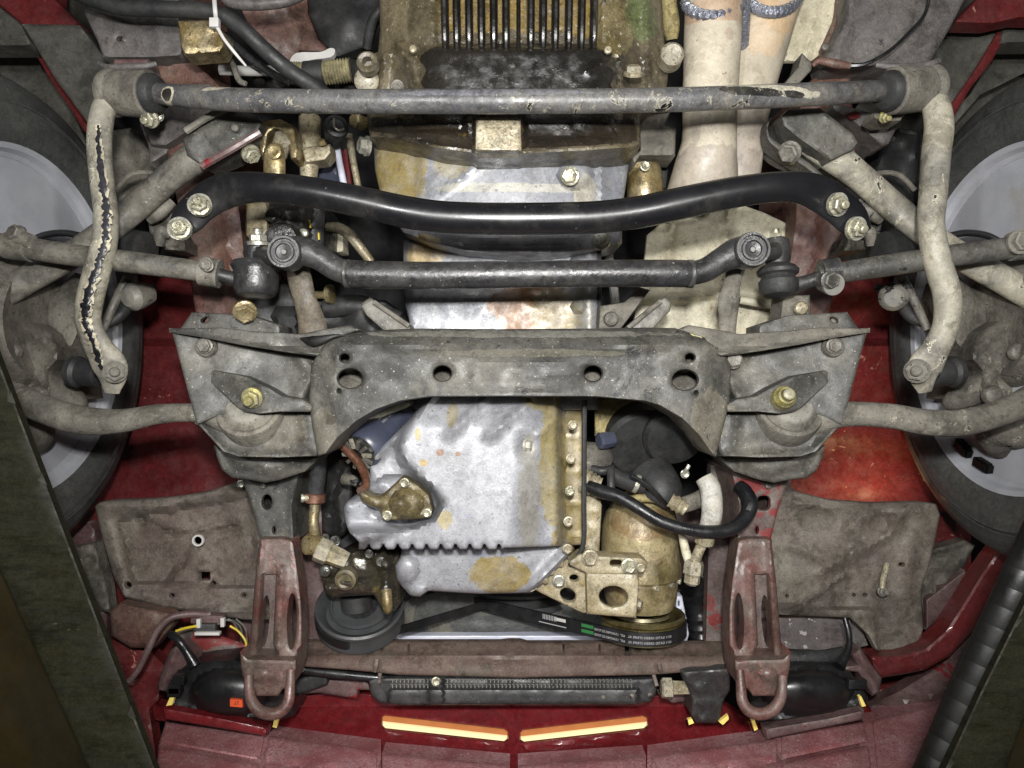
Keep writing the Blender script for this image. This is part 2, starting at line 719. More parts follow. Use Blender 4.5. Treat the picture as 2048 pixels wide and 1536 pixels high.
black = M("black_satin_paint", srgb(17, 17, 20), srgb(25, 25, 27), vs=10, dust=srgb(84, 80, 74), da=0.5, ds=26, dt=0.62, spk=srgb(110, 108, 105), ss=190,
          st=0.76, rough=0.3, rv=0.06, bump=0.05, bs=60, sheenspec=0.6, edge=0, grime=0.1)
linkm = M("dark_link_steel", srgb(40, 40, 42), srgb(58, 57, 57), vs=14, dust=srgb(108, 103, 95), da=0.5, ds=30, dt=0.6, spk=srgb(150, 148, 142), ss=260,
          st=0.72, rough=0.38, bump=0.25, bs=150, sheenspec=0.6)
rubber = M("old_rubber", srgb(36, 37, 38), srgb(46, 46, 46), vs=14, dust=srgb(86, 82, 76), da=0.4, ds=24, dt=0.6, rough=0.62, bump=0.2, bs=120, edge=0, grime=0.3)
hosem = M("black_hose", srgb(22, 23, 25), srgb(32, 32, 34), vs=20, spk=srgb(90, 88, 86), ss=240, st=0.75, rough=0.36, bump=0.1, bs=200, edge=0, grime=0.1)
braid = M("braided_hose", srgb(26, 27, 30), srgb(48, 47, 47), vs=120, rough=0.7, bump=0.8, bs=380, edge=0, grime=0.1)
oily = M("oily_black_casting", srgb(40, 37, 33), srgb(27, 26, 24), vs=12, stain=srgb(74, 66, 46), sts=18, stt=0.62, spk=srgb(170, 165, 150), ss=200, st=0.74,
         rough=0.3, bump=0.2, bs=200, sheenspec=0.7, edge=0, grime=0.3)
GXC = srgb(22, 19, 17)
GOLD = bright(128, 104, 48)
gearm = M("oil_stained_gearbox_casting", srgb(100, 90, 68), srgb(74, 66, 50), vs=9, dust=srgb(132, 122, 100), da=0.5, ds=20, spk=srgb(176, 170, 150), ss=260, st=0.69,
          chips=srgb(46, 42, 36), cs=40, ct=0.72, rough=0.36, bump=0.4, bs=170, sheenspec=0.7,
          patches=[(1030, 30, .87, 185, 90, srgb(138, 114, 52), 0.92, 0.8), (1030, 140, .87, 262, 92, GXC, 0.8, 1.0), (1030, 140, .87, 225, 66, GXC, 0.97, 0.6), (830, 170, .88, 60, 60, srgb(52, 45, 34), .7, 1.2), (1275, 130, .88, 40, 60, srgb(56, 50, 40), .6, 1.2), (1010, 262, .88, 280, 46, GXC, 0.95, 0.5), (850, 60, .88, 40, 120, srgb(70, 64, 46), .8, .8),
                   (900, 250, .88, 70, 8, GOLD, .7, .9), (1120, 264, .88, 90, 7, GOLD, .75, .9), (1290, 20, .88, 45, 50, srgb(88, 104, 62), .7, .8),
                   (1225, 60, .88, 45, 70, srgb(112, 100, 66), .8, .8)])
finm = M("golden_fin_casting", srgb(128, 108, 62), srgb(98, 84, 54), vs=16, spk=srgb(52, 45, 34), ss=300, st=0.62, stain=srgb(42, 36, 32), sts=14, stt=0.52, rough=0.38, bump=0.4,
         bs=180, sheenspec=0.6)
SILV = bright(168, 170, 180)
OLV = bright(124, 108, 58)
OLV2 = bright(136, 122, 72)
pan_m = M("stained_aluminium", bright(138, 139, 143), bright(122, 123, 128), vs=8, dust=bright(164, 163, 164), da=0.35, ds=24, spk=bright(92, 92, 98), ss=210, st=0.69, chips=bright(120, 122, 132),
          cs=22, ct=0.7, rough=0.46, bump=0.12, bs=150, metal=0.12, grime=0.45, sheenspec=0.6,
          patches=[(1108, 900, .93, 38, 170, OLV2, .85, .9), (1150, 930, .965, 24, 210, OLV, .97, .5), (1060, 1000, .87, 24, 120, bright(126, 120, 98), .5, 1.3), (1000, 1150, .95, 62, 40, OLV, .95, .9), (1110, 800, .9, 70, 26, OLV2, .8, .9),
                   (880, 905, .87, 8, 7, bright(110, 66, 22), .95, .5), (916, 908, .87, 6, 5, bright(118, 76, 30), .9, .4), (847, 926, .87, 8, 7, bright(146, 120, 50), .9, .4),
                   (890, 1040, .87, 16, 20, OLV2, .8, .9), (905, 830, .88, 12, 26, OLV2, .7, .8), (838, 868, .88, 6, 14, OLV2, .9, .6), (1130, 1090, .9, 30, 40, OLV, .7, 1.0)], edge=.15, grit=.55)
block_m = M("stained_bellhousing", bright(126, 127, 132), bright(104, 106, 113), vs=9, dust=bright(154, 154, 154), da=0.5, ds=26, spk=bright(88, 88, 92), ss=240, st=0.68, rough=0.46, bump=0.12,
            bs=150, metal=0.12, grime=0.5, chips=bright(118, 118, 120), cs=26, ct=0.7,
            patches=[(1062, 612, .97, 84, 58, srgb(146, 100, 46), .97, .9), (1110, 625, .97, 50, 50, srgb(132, 114, 58), .9, .8), (785, 340, .93, 70, 100, OLV, .95, .9), (905, 330, .93, 40, 30, OLV2, .6, 1.4), (1000, 380, .93, 160, 10, bright(168, 164, 140), .5, 1.2),
                     (845, 500, .95, 46, 30, bright(160, 136, 84), .85, .9), (1170, 390, .94, 24, 40, bright(165, 158, 140), .7, .9), (1165, 620, .97, 22, 60, bright(120, 112, 88), .6, 1.2),
                     (960, 560, .97, 60, 30, bright(176, 176, 172), .5, 1.0)], edge=.15, grit=.55)
exm = M("heat_tanned_exhaust", bright(176, 168, 150), bright(154, 145, 128), vs=8, dust=bright(200, 190, 170), da=0.4, ds=18, spk=bright(120, 104, 86), ss=230, st=0.7, rough=0.55, bump=0.2, bs=110,
        patches=[(1430, 30, .94, 70, 30, bright(150, 118, 92), .7, .6), (1530, 60, .96, 46, 60, bright(178, 146, 108), .5, .9), (1420, 350, .96, 110, 55, bright(118, 109, 101), .8, 1.3), (1385, 250, .95, 10, 50, bright(130, 122, 112), .8, 1.2), (1445, 90, .95, 10, 14, bright(150, 132, 120), .8, .8), (1560, 30, .96, 40, 40, bright(180, 146, 104), .5, 1.0), (1490, 270, .97, 40, 80, bright(128, 118, 112), .8, 1.2)], edge=0, grime=.35, grit=.3)
weldm = M("weld_bead", bright(104, 108, 122), bright(140, 142, 152), vs=60, rough=0.32, bump=0.5, bs=260, metal=0.6)
shieldm = M("pale_heat_shield", bright(190, 185, 164), bright(174, 166, 142), vs=9, dust=bright(204, 196, 170), da=0.5, ds=20, spk=bright(128, 112, 84), ss=190, st=0.69, rough=0.62, bump=0.2, bs=120,
            stain=bright(150, 132, 96), sts=7, stt=0.63, edge=.1, grime=.45, grit=.6)
shield2 = M("olive_heat_shield", bright(150, 138, 92), bright(128, 116, 76), vs=9, spk=bright(100, 88, 56), ss=170, st=0.6, rough=0.7, bump=0.3, bs=160)
red = M("red_body_paint", srgb(112, 40, 41), srgb(100, 38, 39), vs=7, dust=srgb(104, 58, 54), da=0.3, ds=14, dt=0.6, spk=srgb(150, 92, 84), ss=160, st=0.76, chips=srgb(176, 130, 116), cs=34, ct=0.715,
        rough=0.4, bump=0.1, bs=160, coat=0.25, edge=0, grime=0.3)
redv = M("red_bumper_paint", srgb(122, 31, 36), srgb(106, 28, 32), vs=6, dust=srgb(96, 40, 42), da=0.25, ds=12, dt=0.6, rough=0.36, bump=0.06, bs=160, coat=0.4, edge=0, grime=0.3)
spark = M("red_metallic_underside", bright(142, 90, 90), bright(128, 72, 72), vs=7, dust=bright(166, 134, 134), da=0.7, ds=16, dt=0.46, spk=bright(205, 178, 184), ss=420, st=0.68, rough=0.36, bump=0.12, bs=420,
          spark=bright(132, 78, 86), coat=0.2, grime=0.3, grit=.4)  # pinkish sheen of light on the red paint, coloured in with the dust
maroon = M("dusty_maroon_panel", srgb(98, 76, 75), srgb(88, 62, 62), vs=8, dust=srgb(122, 104, 100), da=0.7, ds=14, dt=0.5, rough=0.5, bump=0.15, bs=120, chips=srgb(120, 26, 30), cs=18, ct=0.7, grime=0.3)
railm = M("dusty_frame_rail", srgb(100, 84, 80), srgb(84, 68, 66), vs=9, dust=srgb(124, 114, 104), da=0.6, ds=16, chips=srgb(122, 44, 42), cs=16, ct=0.66, spk=srgb(170, 160, 150), ss=240, st=0.74,
          rough=0.6, bump=0.25, bs=120)
railr = M("worn_red_rail", srgb(96, 82, 74), srgb(104, 58, 54), edge=.75, edgec=srgb(136, 62, 56), vs=12, dust=srgb(116, 106, 96), da=0.6, ds=20, chips=srgb(110, 48, 44), cs=24, ct=0.69, rim=srgb(150,120,110), rough=0.5, bump=0.25, bs=120)
panelm = M("rusty_maroon_crosspanel", srgb(100, 84, 76), srgb(90, 72, 66), vs=11, dust=srgb(128, 114, 100), da=0.6, ds=16, stain=srgb(86, 78, 68), sts=10, stt=0.58, rough=0.6, bump=0.2, bs=130)
splash = M("dusty_splash_panel", bright(102, 96, 88), bright(88, 76, 72), vs=8, patches=[(370, 1110, 1.09, 140, 95, bright(86, 70, 66), .8, .8), (1640, 1040, 1.09, 40, 30, bright(60, 54, 50), .8, .9), (1780, 1050, 1.09, 40, 24, bright(66, 52, 48), .8, 1.0), (1700, 1225, 1.09, 200, 40, bright(66, 58, 54), .8, .8)], dust=bright(116, 110, 98), da=0.7, ds=13, dt=0.48, stain=bright(70, 58, 54), sts=10, stt=0.6, spk=bright(136, 130, 118), ss=240, st=0.72,
           rough=0.72, bump=0.4, bs=90)
floorm = M("grey_floor_coating", srgb(98, 94, 92), srgb(84, 80, 80), vs=8, dust=srgb(118, 112, 106), da=0.6, ds=14, spk=srgb(160, 156, 150), ss=260, st=0.74, chips=srgb(52, 48, 46), cs=22, ct=0.74,
           rough=0.6, bump=0.25, bs=120)
linerm = M("olive_wheel_well", srgb(76, 75, 68), srgb(58, 57, 52), vs=8, dust=srgb(104, 101, 90), da=0.6, ds=14, rough=0.75, bump=0.3, bs=110)
rustred = M("brown_red_underseal", srgb(102, 78, 72), srgb(100, 58, 54), vs=10, dust=srgb(130, 106, 86), da=0.6, ds=16, spk=srgb(160, 130, 110), ss=240, st=0.74, rough=0.55, bump=0.3, bs=140)
tyrem = M("tyre_rubber", bright(70, 71, 69), bright(60, 61, 60), vs=8, dust=bright(76, 75, 70), da=0.5, ds=12, dt=0.55, rough=0.55, bump=0.12, bs=120, edge=0, grime=0.3)
rimm = M("silver_wheel_paint", bright(164, 166, 172), bright(148, 150, 156), vs=6, stain=bright(150, 148, 145), sts=9, stt=.6, dust=bright(184, 184, 188), da=0.3, ds=10, rough=0.42, bump=0.04, metal=0.0, edge=0, grime=0.1)
gold = M("gold_zinc_plate", srgb(146, 126, 78), srgb(110, 95, 60), vs=24, dust=srgb(188, 178, 150), da=0.5, ds=40, spk=srgb(60, 52, 38), ss=220, st=0.66, rough=0.36, metal=0.45, bump=0.25, bs=160, edge=.3, edgec=srgb(190,178,140))
boltm = M("dirty_zinc_bolt", bright(160, 156, 134), bright(112, 108, 92), vs=40, dust=bright(190, 186, 160), da=0.6, ds=70, spk=bright(60, 56, 44), ss=240, st=0.64, rough=0.34, metal=0.4, bump=0.35, bs=240)
boltg = M("grey_dusty_bolt", srgb(112, 108, 100), srgb(92, 88, 82), vs=40, dust=srgb(146, 140, 128), da=0.6, ds=60, rough=0.55, metal=0.15, bump=0.3, bs=240)
bolts_ = M("silver_bolt", bright(176, 174, 160), bright(150, 148, 138), vs=40, spk=bright(90, 86, 76), ss=260, st=0.66, rough=0.35, metal=0.5, bump=0.2, bs=240)
bolty = M("yellow_marked_bolt", srgb(130, 124, 100), srgb(156, 148, 76), vs=34, dust=srgb(140, 134, 118), da=0.5, ds=60, rough=0.5, metal=0.2, bump=0.3, bs=240)
darkbolt = M("oily_dark_bolt", srgb(58, 56, 52), srgb(74, 72, 66), vs=40, rough=0.35, bump=0.3, bs=220)
comp_m = M("oil_browned_compressor", bright(142, 128, 92), bright(112, 98, 68), vs=12, dust=bright(176, 166, 130), da=0.55, ds=22, spk=bright(66, 54, 36), ss=180, st=0.69, rough=0.42, bump=0.3, bs=150, metal=0.15,
           patches=[(1285, 1050, .98, 70, 34, bright(112, 88, 58), .8, .9), (1330, 1175, .98, 40, 50, bright(84, 74, 42), .7, .9)], grit=.7)
brkt = M("stained_bracket", bright(148, 138, 112), bright(118, 106, 76), vs=18, dust=bright(172, 164, 142), da=0.5, ds=30, spk=bright(78, 66, 44), ss=190, st=0.69, stain=bright(132, 112, 62), sts=16, stt=0.54, rough=0.5, bump=0.3, bs=170)
filt = M("blue_grey_filter_paint", srgb(70, 74, 90), srgb(62, 66, 82), vs=10, dust=srgb(120, 122, 130), da=0.3, ds=30, dt=0.62, rough=0.3, bump=0.03, sheenspec=0.6, edge=0, grime=0.1)
filtc = M("dark_chrome_cap", srgb(50, 49, 45), srgb(92, 90, 80), vs=40, rough=0.3, metal=0.5, bump=0.1, bs=200)
copper = M("copper_pipe", srgb(142, 98, 76), srgb(116, 78, 62), vs=30, rough=0.4, metal=0.4, bump=0.1)
coverm = M("oily_brown_cover", srgb(92, 82, 58), srgb(80, 70, 48), vs=24, dust=srgb(148, 134, 92), da=0.5, ds=40, spk=srgb(180, 170, 130), ss=220, st=0.7, rough=0.42, bump=0.4, bs=200, metal=0.1)
pulm = M("black_pulley", srgb(56, 58, 60), srgb(68, 69, 70), vs=14, dust=srgb(78, 76, 72), da=0.3, ds=30, rough=0.45, bump=0.08, edge=0, grime=0.1)
pulg = M("gold_pulley", srgb(124, 112, 70), srgb(102, 92, 58), vs=14, rough=0.28, metal=0.6, bump=0.05)
beltm = M("belt_rubber", srgb(20, 21, 22), srgb(30, 30, 31), vs=40, rough=0.5, bump=0.1, edge=0, grime=0.1)
radm = M("peeling_black_radiator", srgb(52, 54, 54), srgb(62, 63, 61), vs=14, stain=srgb(104, 100, 86), sts=13, stt=0.56, dust=srgb(88, 88, 82), da=0.5, ds=26, rough=0.6, bump=0.3, bs=120)
white = M("white_plastic", bright(190, 192, 204), bright(172, 175, 190), vs=14, rough=0.4, bump=0.05, edge=0, grime=0.1)
plas = M("black_lamp_plastic", srgb(20, 20, 22), srgb(26, 26, 27), vs=10, dust=srgb(48, 46, 46), da=0.3, ds=12, rough=0.4, bump=0.04, sheenspec=0.6, edge=0, grime=0.1)
coolm = M("dusty_black_cooler", srgb(44, 46, 47), srgb(56, 56, 56), vs=14, dust=srgb(96, 94, 90), da=0.5, ds=26, dt=0.58, spk=srgb(150, 146, 140), ss=260, st=0.74, rough=0.5, bump=0.2, bs=140)
greyhose = M("grey_wrapped_hose", bright(168, 166, 160), bright(140, 134, 112), vs=18, dust=bright(188, 188, 190), da=0.5, ds=30, rough=0.6, bump=0.3, bs=300, grit=.5)
alu = M("chalky_aluminium", bright(158, 150, 128), bright(130, 120, 96), vs=26, spk=bright(86, 78, 60), ss=240, st=0.62, rough=0.45, metal=0.2, bump=0.3, bs=180)
orange = M("orange_sticker", bright(190, 72, 32), bright(172, 60, 28), vs=30, rough=0.5, bump=0.05, edge=0, grime=0.1)
ink = M("black_print", srgb(28, 22, 20), rough=0.6, bump=0, edge=0, grime=0.1)
print_m = M("white_print", bright(150, 150, 150), rough=0.6, bump=0, edge=0, grime=0.1)
greens = M("green_print", srgb(40, 112, 58), rough=0.5, bump=0, edge=0, grime=0.1)
liftm = M("olive_lift_paint", srgb(27, 26, 15), srgb(23, 22, 13), vs=4, dust=srgb(36, 34, 21), da=0.25, ds=30, dt=0.56, spk=srgb(90, 88, 72), ss=60, st=0.78, rough=0.6, bump=0.08, bs=80, stretch=(1, 4, 1), edge=.1, edgec=srgb(60,60,46), sheenspec=.12)
liftd = M("brown_lift_shadow_side", srgb(34, 27, 10), srgb(20, 18, 9), vs=8, sheenspec=.1, rough=0.6, bump=0.15, bs=60, edge=0, grime=0.1)  # dark brown colour of the beam's recessed side
chainm = M("black_rack", srgb(9, 9, 8), srgb(14, 14, 12), vs=20, sheenspec=.25, rough=0.5, bump=0.1, edge=0, grime=0.1)
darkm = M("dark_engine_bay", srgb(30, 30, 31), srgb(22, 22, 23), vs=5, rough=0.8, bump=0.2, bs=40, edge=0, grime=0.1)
gaplight = M("cream_trim", bright(236, 214, 120), bright(226, 200, 104), vs=8, rough=0.35, bump=0.02, edge=0, grime=0.1)  # bright cream standing in for light that shows through gaps
yelw = M("yellow_wire", bright(196, 172, 50), rough=0.45, bump=0.02, edge=0, grime=0.1)
ziptie = M("grey_zip_tie", bright(178, 176, 172), rough=0.5, bump=0.02, edge=0, grime=0.1)
bellow = M("yellowed_bellows", bright(150, 142, 108), bright(104, 98, 76), vs=40, rough=0.5, bump=0.3, bs=240)
nosem = M("warm_nose_paint", srgb(150, 92, 56), srgb(134, 76, 46), vs=8, rough=0.5, bump=0.05, edge=0, grime=0.1)  # orange brown carries warm light falling on red paint
spkm = M("speckled_grey_panel", srgb(96, 88, 88), srgb(84, 72, 74), vs=10, dust=srgb(112, 106, 102), da=.6, ds=16, spk=srgb(190, 186, 180), ss=90, st=.68, rough=.6, bump=.2)
gearo = M("oily_brown_flange", srgb(58, 50, 40), srgb(40, 36, 31), vs=14, stain=srgb(128, 104, 52), sts=12, stt=.6, spk=srgb(170, 165, 150), ss=220, st=.72, rough=.3, bump=.35, bs=160, sheenspec=.6, edge=0, grime=.3)
pumpm = M("oily_pump_casting", srgb(84, 78, 64), srgb(58, 54, 46), vs=18, stain=srgb(120, 108, 70), sts=16, stt=.58, spk=srgb(160, 156, 140), ss=240, st=.74, rough=.28, bump=.3, bs=160, metal=.3, sheenspec=.7, grime=.5)
# ================================================================== the body shell behind everything
def lin(d0, gx=0.0, gy=0.0, cx=1024, cy=768):
    return lambda x, y: d0 + gx * (x - cx) + gy * (y - cy)


def mir(pts, c=2066):
    return [(c - p[0],) + tuple(p[1:]) for p in pts]


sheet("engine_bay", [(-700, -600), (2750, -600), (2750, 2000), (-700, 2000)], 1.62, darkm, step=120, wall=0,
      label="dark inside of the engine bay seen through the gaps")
sheet("wheel_well", [(-300, -250), (150, -250), (330, 180), (430, 330), (420, 560), (-300, 640)], lambda x, y: 1.38 - 0.00012 * (x - 200) + 0.012 * vn(x, y, 90), linerm, step=40, wall=0.01)
sheet("wheel_well", mir([(-300, -250), (150, -250), (330, 180), (430, 330), (420, 560), (-300, 640)]), lambda x, y: 1.38 + 0.012 * vn(x, y, 90), linerm, step=40, wall=0.01)


# red inner wings
def wing(m):
    def f(x, y):
        x = 2066 - x if m else x
        d = 1.27 + 0.06 * np.sin(np.clip((y - 560) / 480, 0, 1) * math.pi) - 0.00008 * (x - 380)
        d += np.where(y > 676, -0.03 * sstep((y - 676) / 16), 0) + 0.02 * sstep((y - 600) / 500)
        d += ridge(x, y, [(240, 884), (330, 866), (420, 858), (520, 850)], 30, 0.012)
        for wx, wy in ((300, 940), (340, 952), (380, 950), (420, 944), (300, 700), (300, 760), (300, 820)):
            d += bump(2066 - x if m else x, y, wx, wy, 7, 7, -.004)
        d += ridge(x, y, [(250, 962), (330, 974), (470, 950)], 6, .005)
        return d + 0.002 * vn(x, y, 40)
    return f


WG = [(150, 520), (560, 520), (600, 720), (600, 1010), (480, 1060), (180, 1060), (150, 800)]
sheet("inner_wing", WG, wing(False), red, step=18, wall=0.01, label="scratched red inner wing behind the crossmember, beside the black tyre")
sheet("inner_wing", mir(WG), wing(True), red, step=18, wall=0.01, label="red inner wing with a warm orange glow along its lower edge")

# upper left corner: sill, plates, red strips
sheet("sill_panel", [(-200, -160), (110, -160), (112, 0), (162, 48), (150, 54), (45, 50), (0, 12), (-200, 10)], lin(1.17), red, wall=0.03, rnd=(8, .004))
sheet("sill_panel", [(-200, 14), (0, 14), (44, 50), (66, 92), (-200, 94)], lin(1.14), linerm, wall=0.04, rnd=(7, .004), noise=.004)
sheet("sill_panel", [(44, 48), (160, 50), (215, 120), (212, 200), (176, 246), (112, 160)], lin(1.2, 0.0001), linerm, wall=0.02, rnd=(6, .003), noise=.005, nscale=40)
sheet("arch_seam", cat([(58, 84), (80, 100), (118, 158), (150, 200), (178, 236), (180, 268), (168, 262), (140, 215), (104, 165), (72, 110), (52, 90)], 3, True), lin(1.185), red, wall=0.004, rnd=(5, .002))
sheet("arch_liner", [(-200, 96), (60, 96), (110, 166), (150, 232), (176, 300), (100, 300), (-200, 170)], lin(1.3), linerm, wall=0.01, noise=.008)
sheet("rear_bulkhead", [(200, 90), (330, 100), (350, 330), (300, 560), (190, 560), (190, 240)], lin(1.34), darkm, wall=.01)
# upper right corner
sheet("sill_panel", [(1905, 48), (1960, -10), (2300, -200), (2300, 40), (2040, 36), (1985, 48), (1912, 46)], lin(1.1), red, wall=0.03, rnd=(8, .004))
sheet("sill_panel", [(1890, 60), (1995, 44), (2012, 56), (1990, 100), (1900, 230), (1860, 210), (1845, 140)], lin(1.18), linerm, wall=0.02, rnd=(6, .004), noise=.005, nscale=40)
sheet("arch_seam", [(1998, 60), (2014, 66), (1985, 120), (1940, 178), (1905, 238), (1895, 238), (1902, 210), (1950, 140)], lin(1.165), red, wall=0.004, rnd=(5, .002))
sheet("sill_panel", [(2010, 30), (2300, 20), (2300, 84), (2000, 86)], lin(1.16), linerm, wall=0.04, rnd=(7, .004))
sheet("arch_liner", [(2000, 88), (2300, 88), (2300, 170), (2080, 130), (1960, 190), (1890, 270), (1880, 240), (1940, 190)], lin(1.28), linerm, wall=0.01, noise=.008)

# floor / subframe plates
fl = sheet("chassis_plate", [(130, -140), (352, -140), (360, 50), (366, 112), (300, 116), (206, 116), (196, 84), (170, 30)],
           lambda x, y: 1.0 + bump(x, y, 285, 60, 60, 100, .004) + ridge(x, y, [(310, -40), (318, 118)], 9, .006), floorm, holes=[ell(240, 78, 6, 4)], step=12, wall=0.05, rnd=(7, .005), noise=.002,
           label="grey chassis plate with a small hole above the left bar bush")
bolt(249, 80, .998, 5, boltg, fl, kind='rivet')
fr = sheet("chassis_plate", [(1702, -140), (2000, -140), (1925, 8), (1905, 48), (1858, 128), (1760, 132), (1655, 138), (1650, 118), (1690, 30)],
           lambda x, y: 1.0 + bump(x, y, 1800, 40, 60, 90, .006) + ridge(x, y, [(1720, -60), (1672, 130)], 12, .006), floorm, step=12, wall=0.05, rnd=(7, .005), noise=.002,
           label="large grey chassis plate above the right bar bush, a thin cable across it")
sheet("chassis_strip", [(1690, -100), (1724, -100), (1722, 30), (1676, 120), (1644, 128), (1640, 100), (1668, 40)], lin(1.03), rustred, wall=0.03, rnd=(5, .004), noise=.002, nscale=25)
tube("brake_cable", [(1860, -60, .96), (1853, 20, .96), (1815, 68, .955), (1775, 104, .955), (1730, 128, .965), (1690, 132, .975)], [3.5, 3.5, 3.5, 3.5, 4, 7], hosem, seg=8)
tube("cable_end", [(1700, 132, .97), (1672, 128, .97), (1640, 122, .975), (1626, 130, .98)], [6, 9, 7, 5], rustred, seg=10)
bolt(1650, 94, .99, 8, boltg, fr, kind='rivet')

# long side rails of the body
RL = [(300, -120), (362, -120), (372, 50), (378, 112), (440, 172), (466, 300), (486, 470), (505, 640), (528, 700), (400, 700), (372, 480), (338, 330), (312, 150)]
sheet("frame_rail", RL, lambda x, y: 1.03 + ridge(x, y, [(415, 180), (440, 330), (470, 640)], 9, .008) + .00002 * (y - 300), rustred, step=15, wall=0.16, rnd=(8, .006), noise=.003, nscale=40,
      label="brown red body rail running down behind the left end of the black brace")
sheet("frame_rail", [(1600, 180), (1655, 130), (1700, 150), (1712, 300), (1690, 400), (1690, 480), (1655, 640), (1640, 700), (1560, 700), (1574, 560), (1590, 440)],
      lambda x, y: 1.04 + ridge(x, y, [(1640, 180), (1640, 400), (1606, 660)], 9, .008), rustred, step=15, wall=0.16, rnd=(8, .006), noise=.003, nscale=40,
      label="brown red body rail running down behind the right end of the black brace")
# mounting plates under the anti-roll bar
mp = sheet("mount_plate", [(328, 170), (420, 168), (470, 208), (380, 262), (332, 292), (302, 290), (284, 248)], lin(1.0, 0, .0002, 380, 220), floorm, wall=0.05, rnd=(7, .004), noise=.003, nscale=30)
mp2 = sheet("mount_plate", [(1668, 205), (1790, 240), (1796, 250), (1778, 288), (1764, 292), (1700, 238), (1660, 218)], lin(.985, 0, .0001, 1720, 240), floorm, wall=0.05, rnd=(7, .004), noise=.003, nscale=30)
sheet("mount_plate", [(280, 248), (400, 212), (470, 216), (300, 330), (296, 290)], lin(1.03), floorm, wall=0.05, rnd=(6, .004))
sheet("red_paint_patch", cat([(1695, 228), (1712, 222), (1722, 232), (1706, 238)], 4, True), .978, red, wall=0.004, step=6)
sheet("red_paint_patch", cat([(1762, 243), (1776, 240), (1784, 246), (1770, 254)], 4, True), .978, red, wall=0.004, step=6)

# gold bracket, hoses and clutter of the upper left
gb = sheet("gold_bracket", [(356, 42), (420, 40), (449, 66), (447, 92), (440, 104), (368, 110), (362, 90)], lin(.985, 0.0001), gold, wall=0.03, rnd=(5, .004), noise=.002, nscale=25, label="gold plated bracket under the thick hose")
bolt(405, 66, .98, 13, boltm, gb, kind='nut', axis=(-.5, -.3, -1))
sheet("red_panel", [(478, 10), (612, -60), (618, 30), (636, 78), (656, 96), (648, 104), (600, 102), (578, 126), (560, 112), (500, 60)],
      lambda x, y: 1.1 + .00025 * (x - 520) + ridge(x, y, [(560, -20), (600, 90)], 20, .01), rustred, step=12, wall=0.02, rnd=(6, .004), noise=.004, nscale=35,
      label="brown red underbody panel with a wavy torn edge")
sheet("panel_lip", cat([(578, 126), (592, 106), (640, 104), (660, 96), (670, 100), (662, 114), (620, 120), (596, 132), (580, 134)], 3, True), 1.085, ziptie, wall=0.01, step=8)
sheet("rubber_mat", [(610, -60), (790, -60), (778, 0), (750, 40), (738, 92), (668, 118), (656, 96), (640, 78), (618, 30)], lambda x, y: 1.12 + bump(x, y, 690, 40, 50, 60, .02), rubber, step=12, wall=0.02, rnd=(7, .005), noise=.003)
tube("rubber_trim", [(792, -40, 1.06), (776, 0, 1.06), (748, 36, 1.06), (738, 70, 1.06), (734, 96, 1.07)], 10, rubber, seg=10)
tube("heater_hose", [(120, -30, .93), (180, -4, .93), (240, 14, .925), (330, 18, .92), (425, 24, .92), (480, 54, .925), (530, 100, .935), (580, 142, .95), (640, 182, .97), (670, 215, 1.0)], 16, rubber, seg=18,
     label="thick black hose sweeping across the upper left corner")
tube("hose_pipe", [(440, -20, .95), (470, 6, .95), (560, 4, .95), (620, -20, .96)], 12, floorm, seg=12)
tube("zip_tie", [(428, -6, .905), (430, 20, .898), (432, 40, .905)], 4.5, ziptie, seg=8, flat=.6)
box("zip_tie_head", (430, 47, .9), (.0055, .0055, .004), ziptie)
tube("zip_tie_tail", [(433, 52, .9), (448, 78, .9), (470, 106, .905), (492, 132, .915)], [3.5, 3, 3, 2], ziptie, seg=6, flat=.5)
tube("brake_hose", [(448, 70, .98), (480, 100, 1.0), (520, 132, 1.02), (580, 168, 1.04)], 8, braid, seg=10)
tube("hook_rod", [(448, 100, .99), (466, 130, .985), (478, 160, .985), (492, 168, .985)], [5, 6, 6, 5], dirt, seg=8)
tube("transverse_tube", [(440, 140, 1.06), (520, 142, 1.06), (590, 136, 1.06)], 10, ziptie, seg=10)
tube("bellows", [(580, 146, 1.04), (614, 147, 1.04)], 22, bellow, seg=20, rings=(7, .16), label="yellowed ribbed bellows, the left one of two on the cable")
tube("bellows_sleeve", [(610, 148, 1.04), (648, 146, 1.04)], [24, 25], rubber, seg=18, n=2)
tube("bellows", [(644, 146, 1.04), (702, 140, 1.04)], 24, bellow, seg=20, rings=(10, .16), label="yellowed ribbed bellows, the right one beside the gearbox")
tube("bellows_end", [(700, 140, 1.04), (724, 138, 1.05)], [22, 14], rubber, seg=16, n=3)
for i, (x, y, r) in enumerate(((560, 170, 30), (640, 178, 34), (700, 176, 22), (520, 160, 16))):
    lathe("cable_boot", (x, y, 1.12), (0.3, 0.2, -1), [(0, r * K), (.02, r * K * .9), (.035, r * K * .5), (.04, 0)], rubber, seg=16)

# ================================================================== gearbox
GB = [(757, -80), (1320, -80), (1326, 40), (1330, 96), (1344, 112), (1346, 130), (1338, 142), (1330, 200), (1280, 232), (1282, 290), (1262, 296), (1180, 302), (1100, 306), (1030, 310), (950, 308), (880, 298),
      (800, 280), (740, 274), (734, 240), (738, 160), (722, 140), (722, 122), (736, 110), (756, 104), (760, 60)]


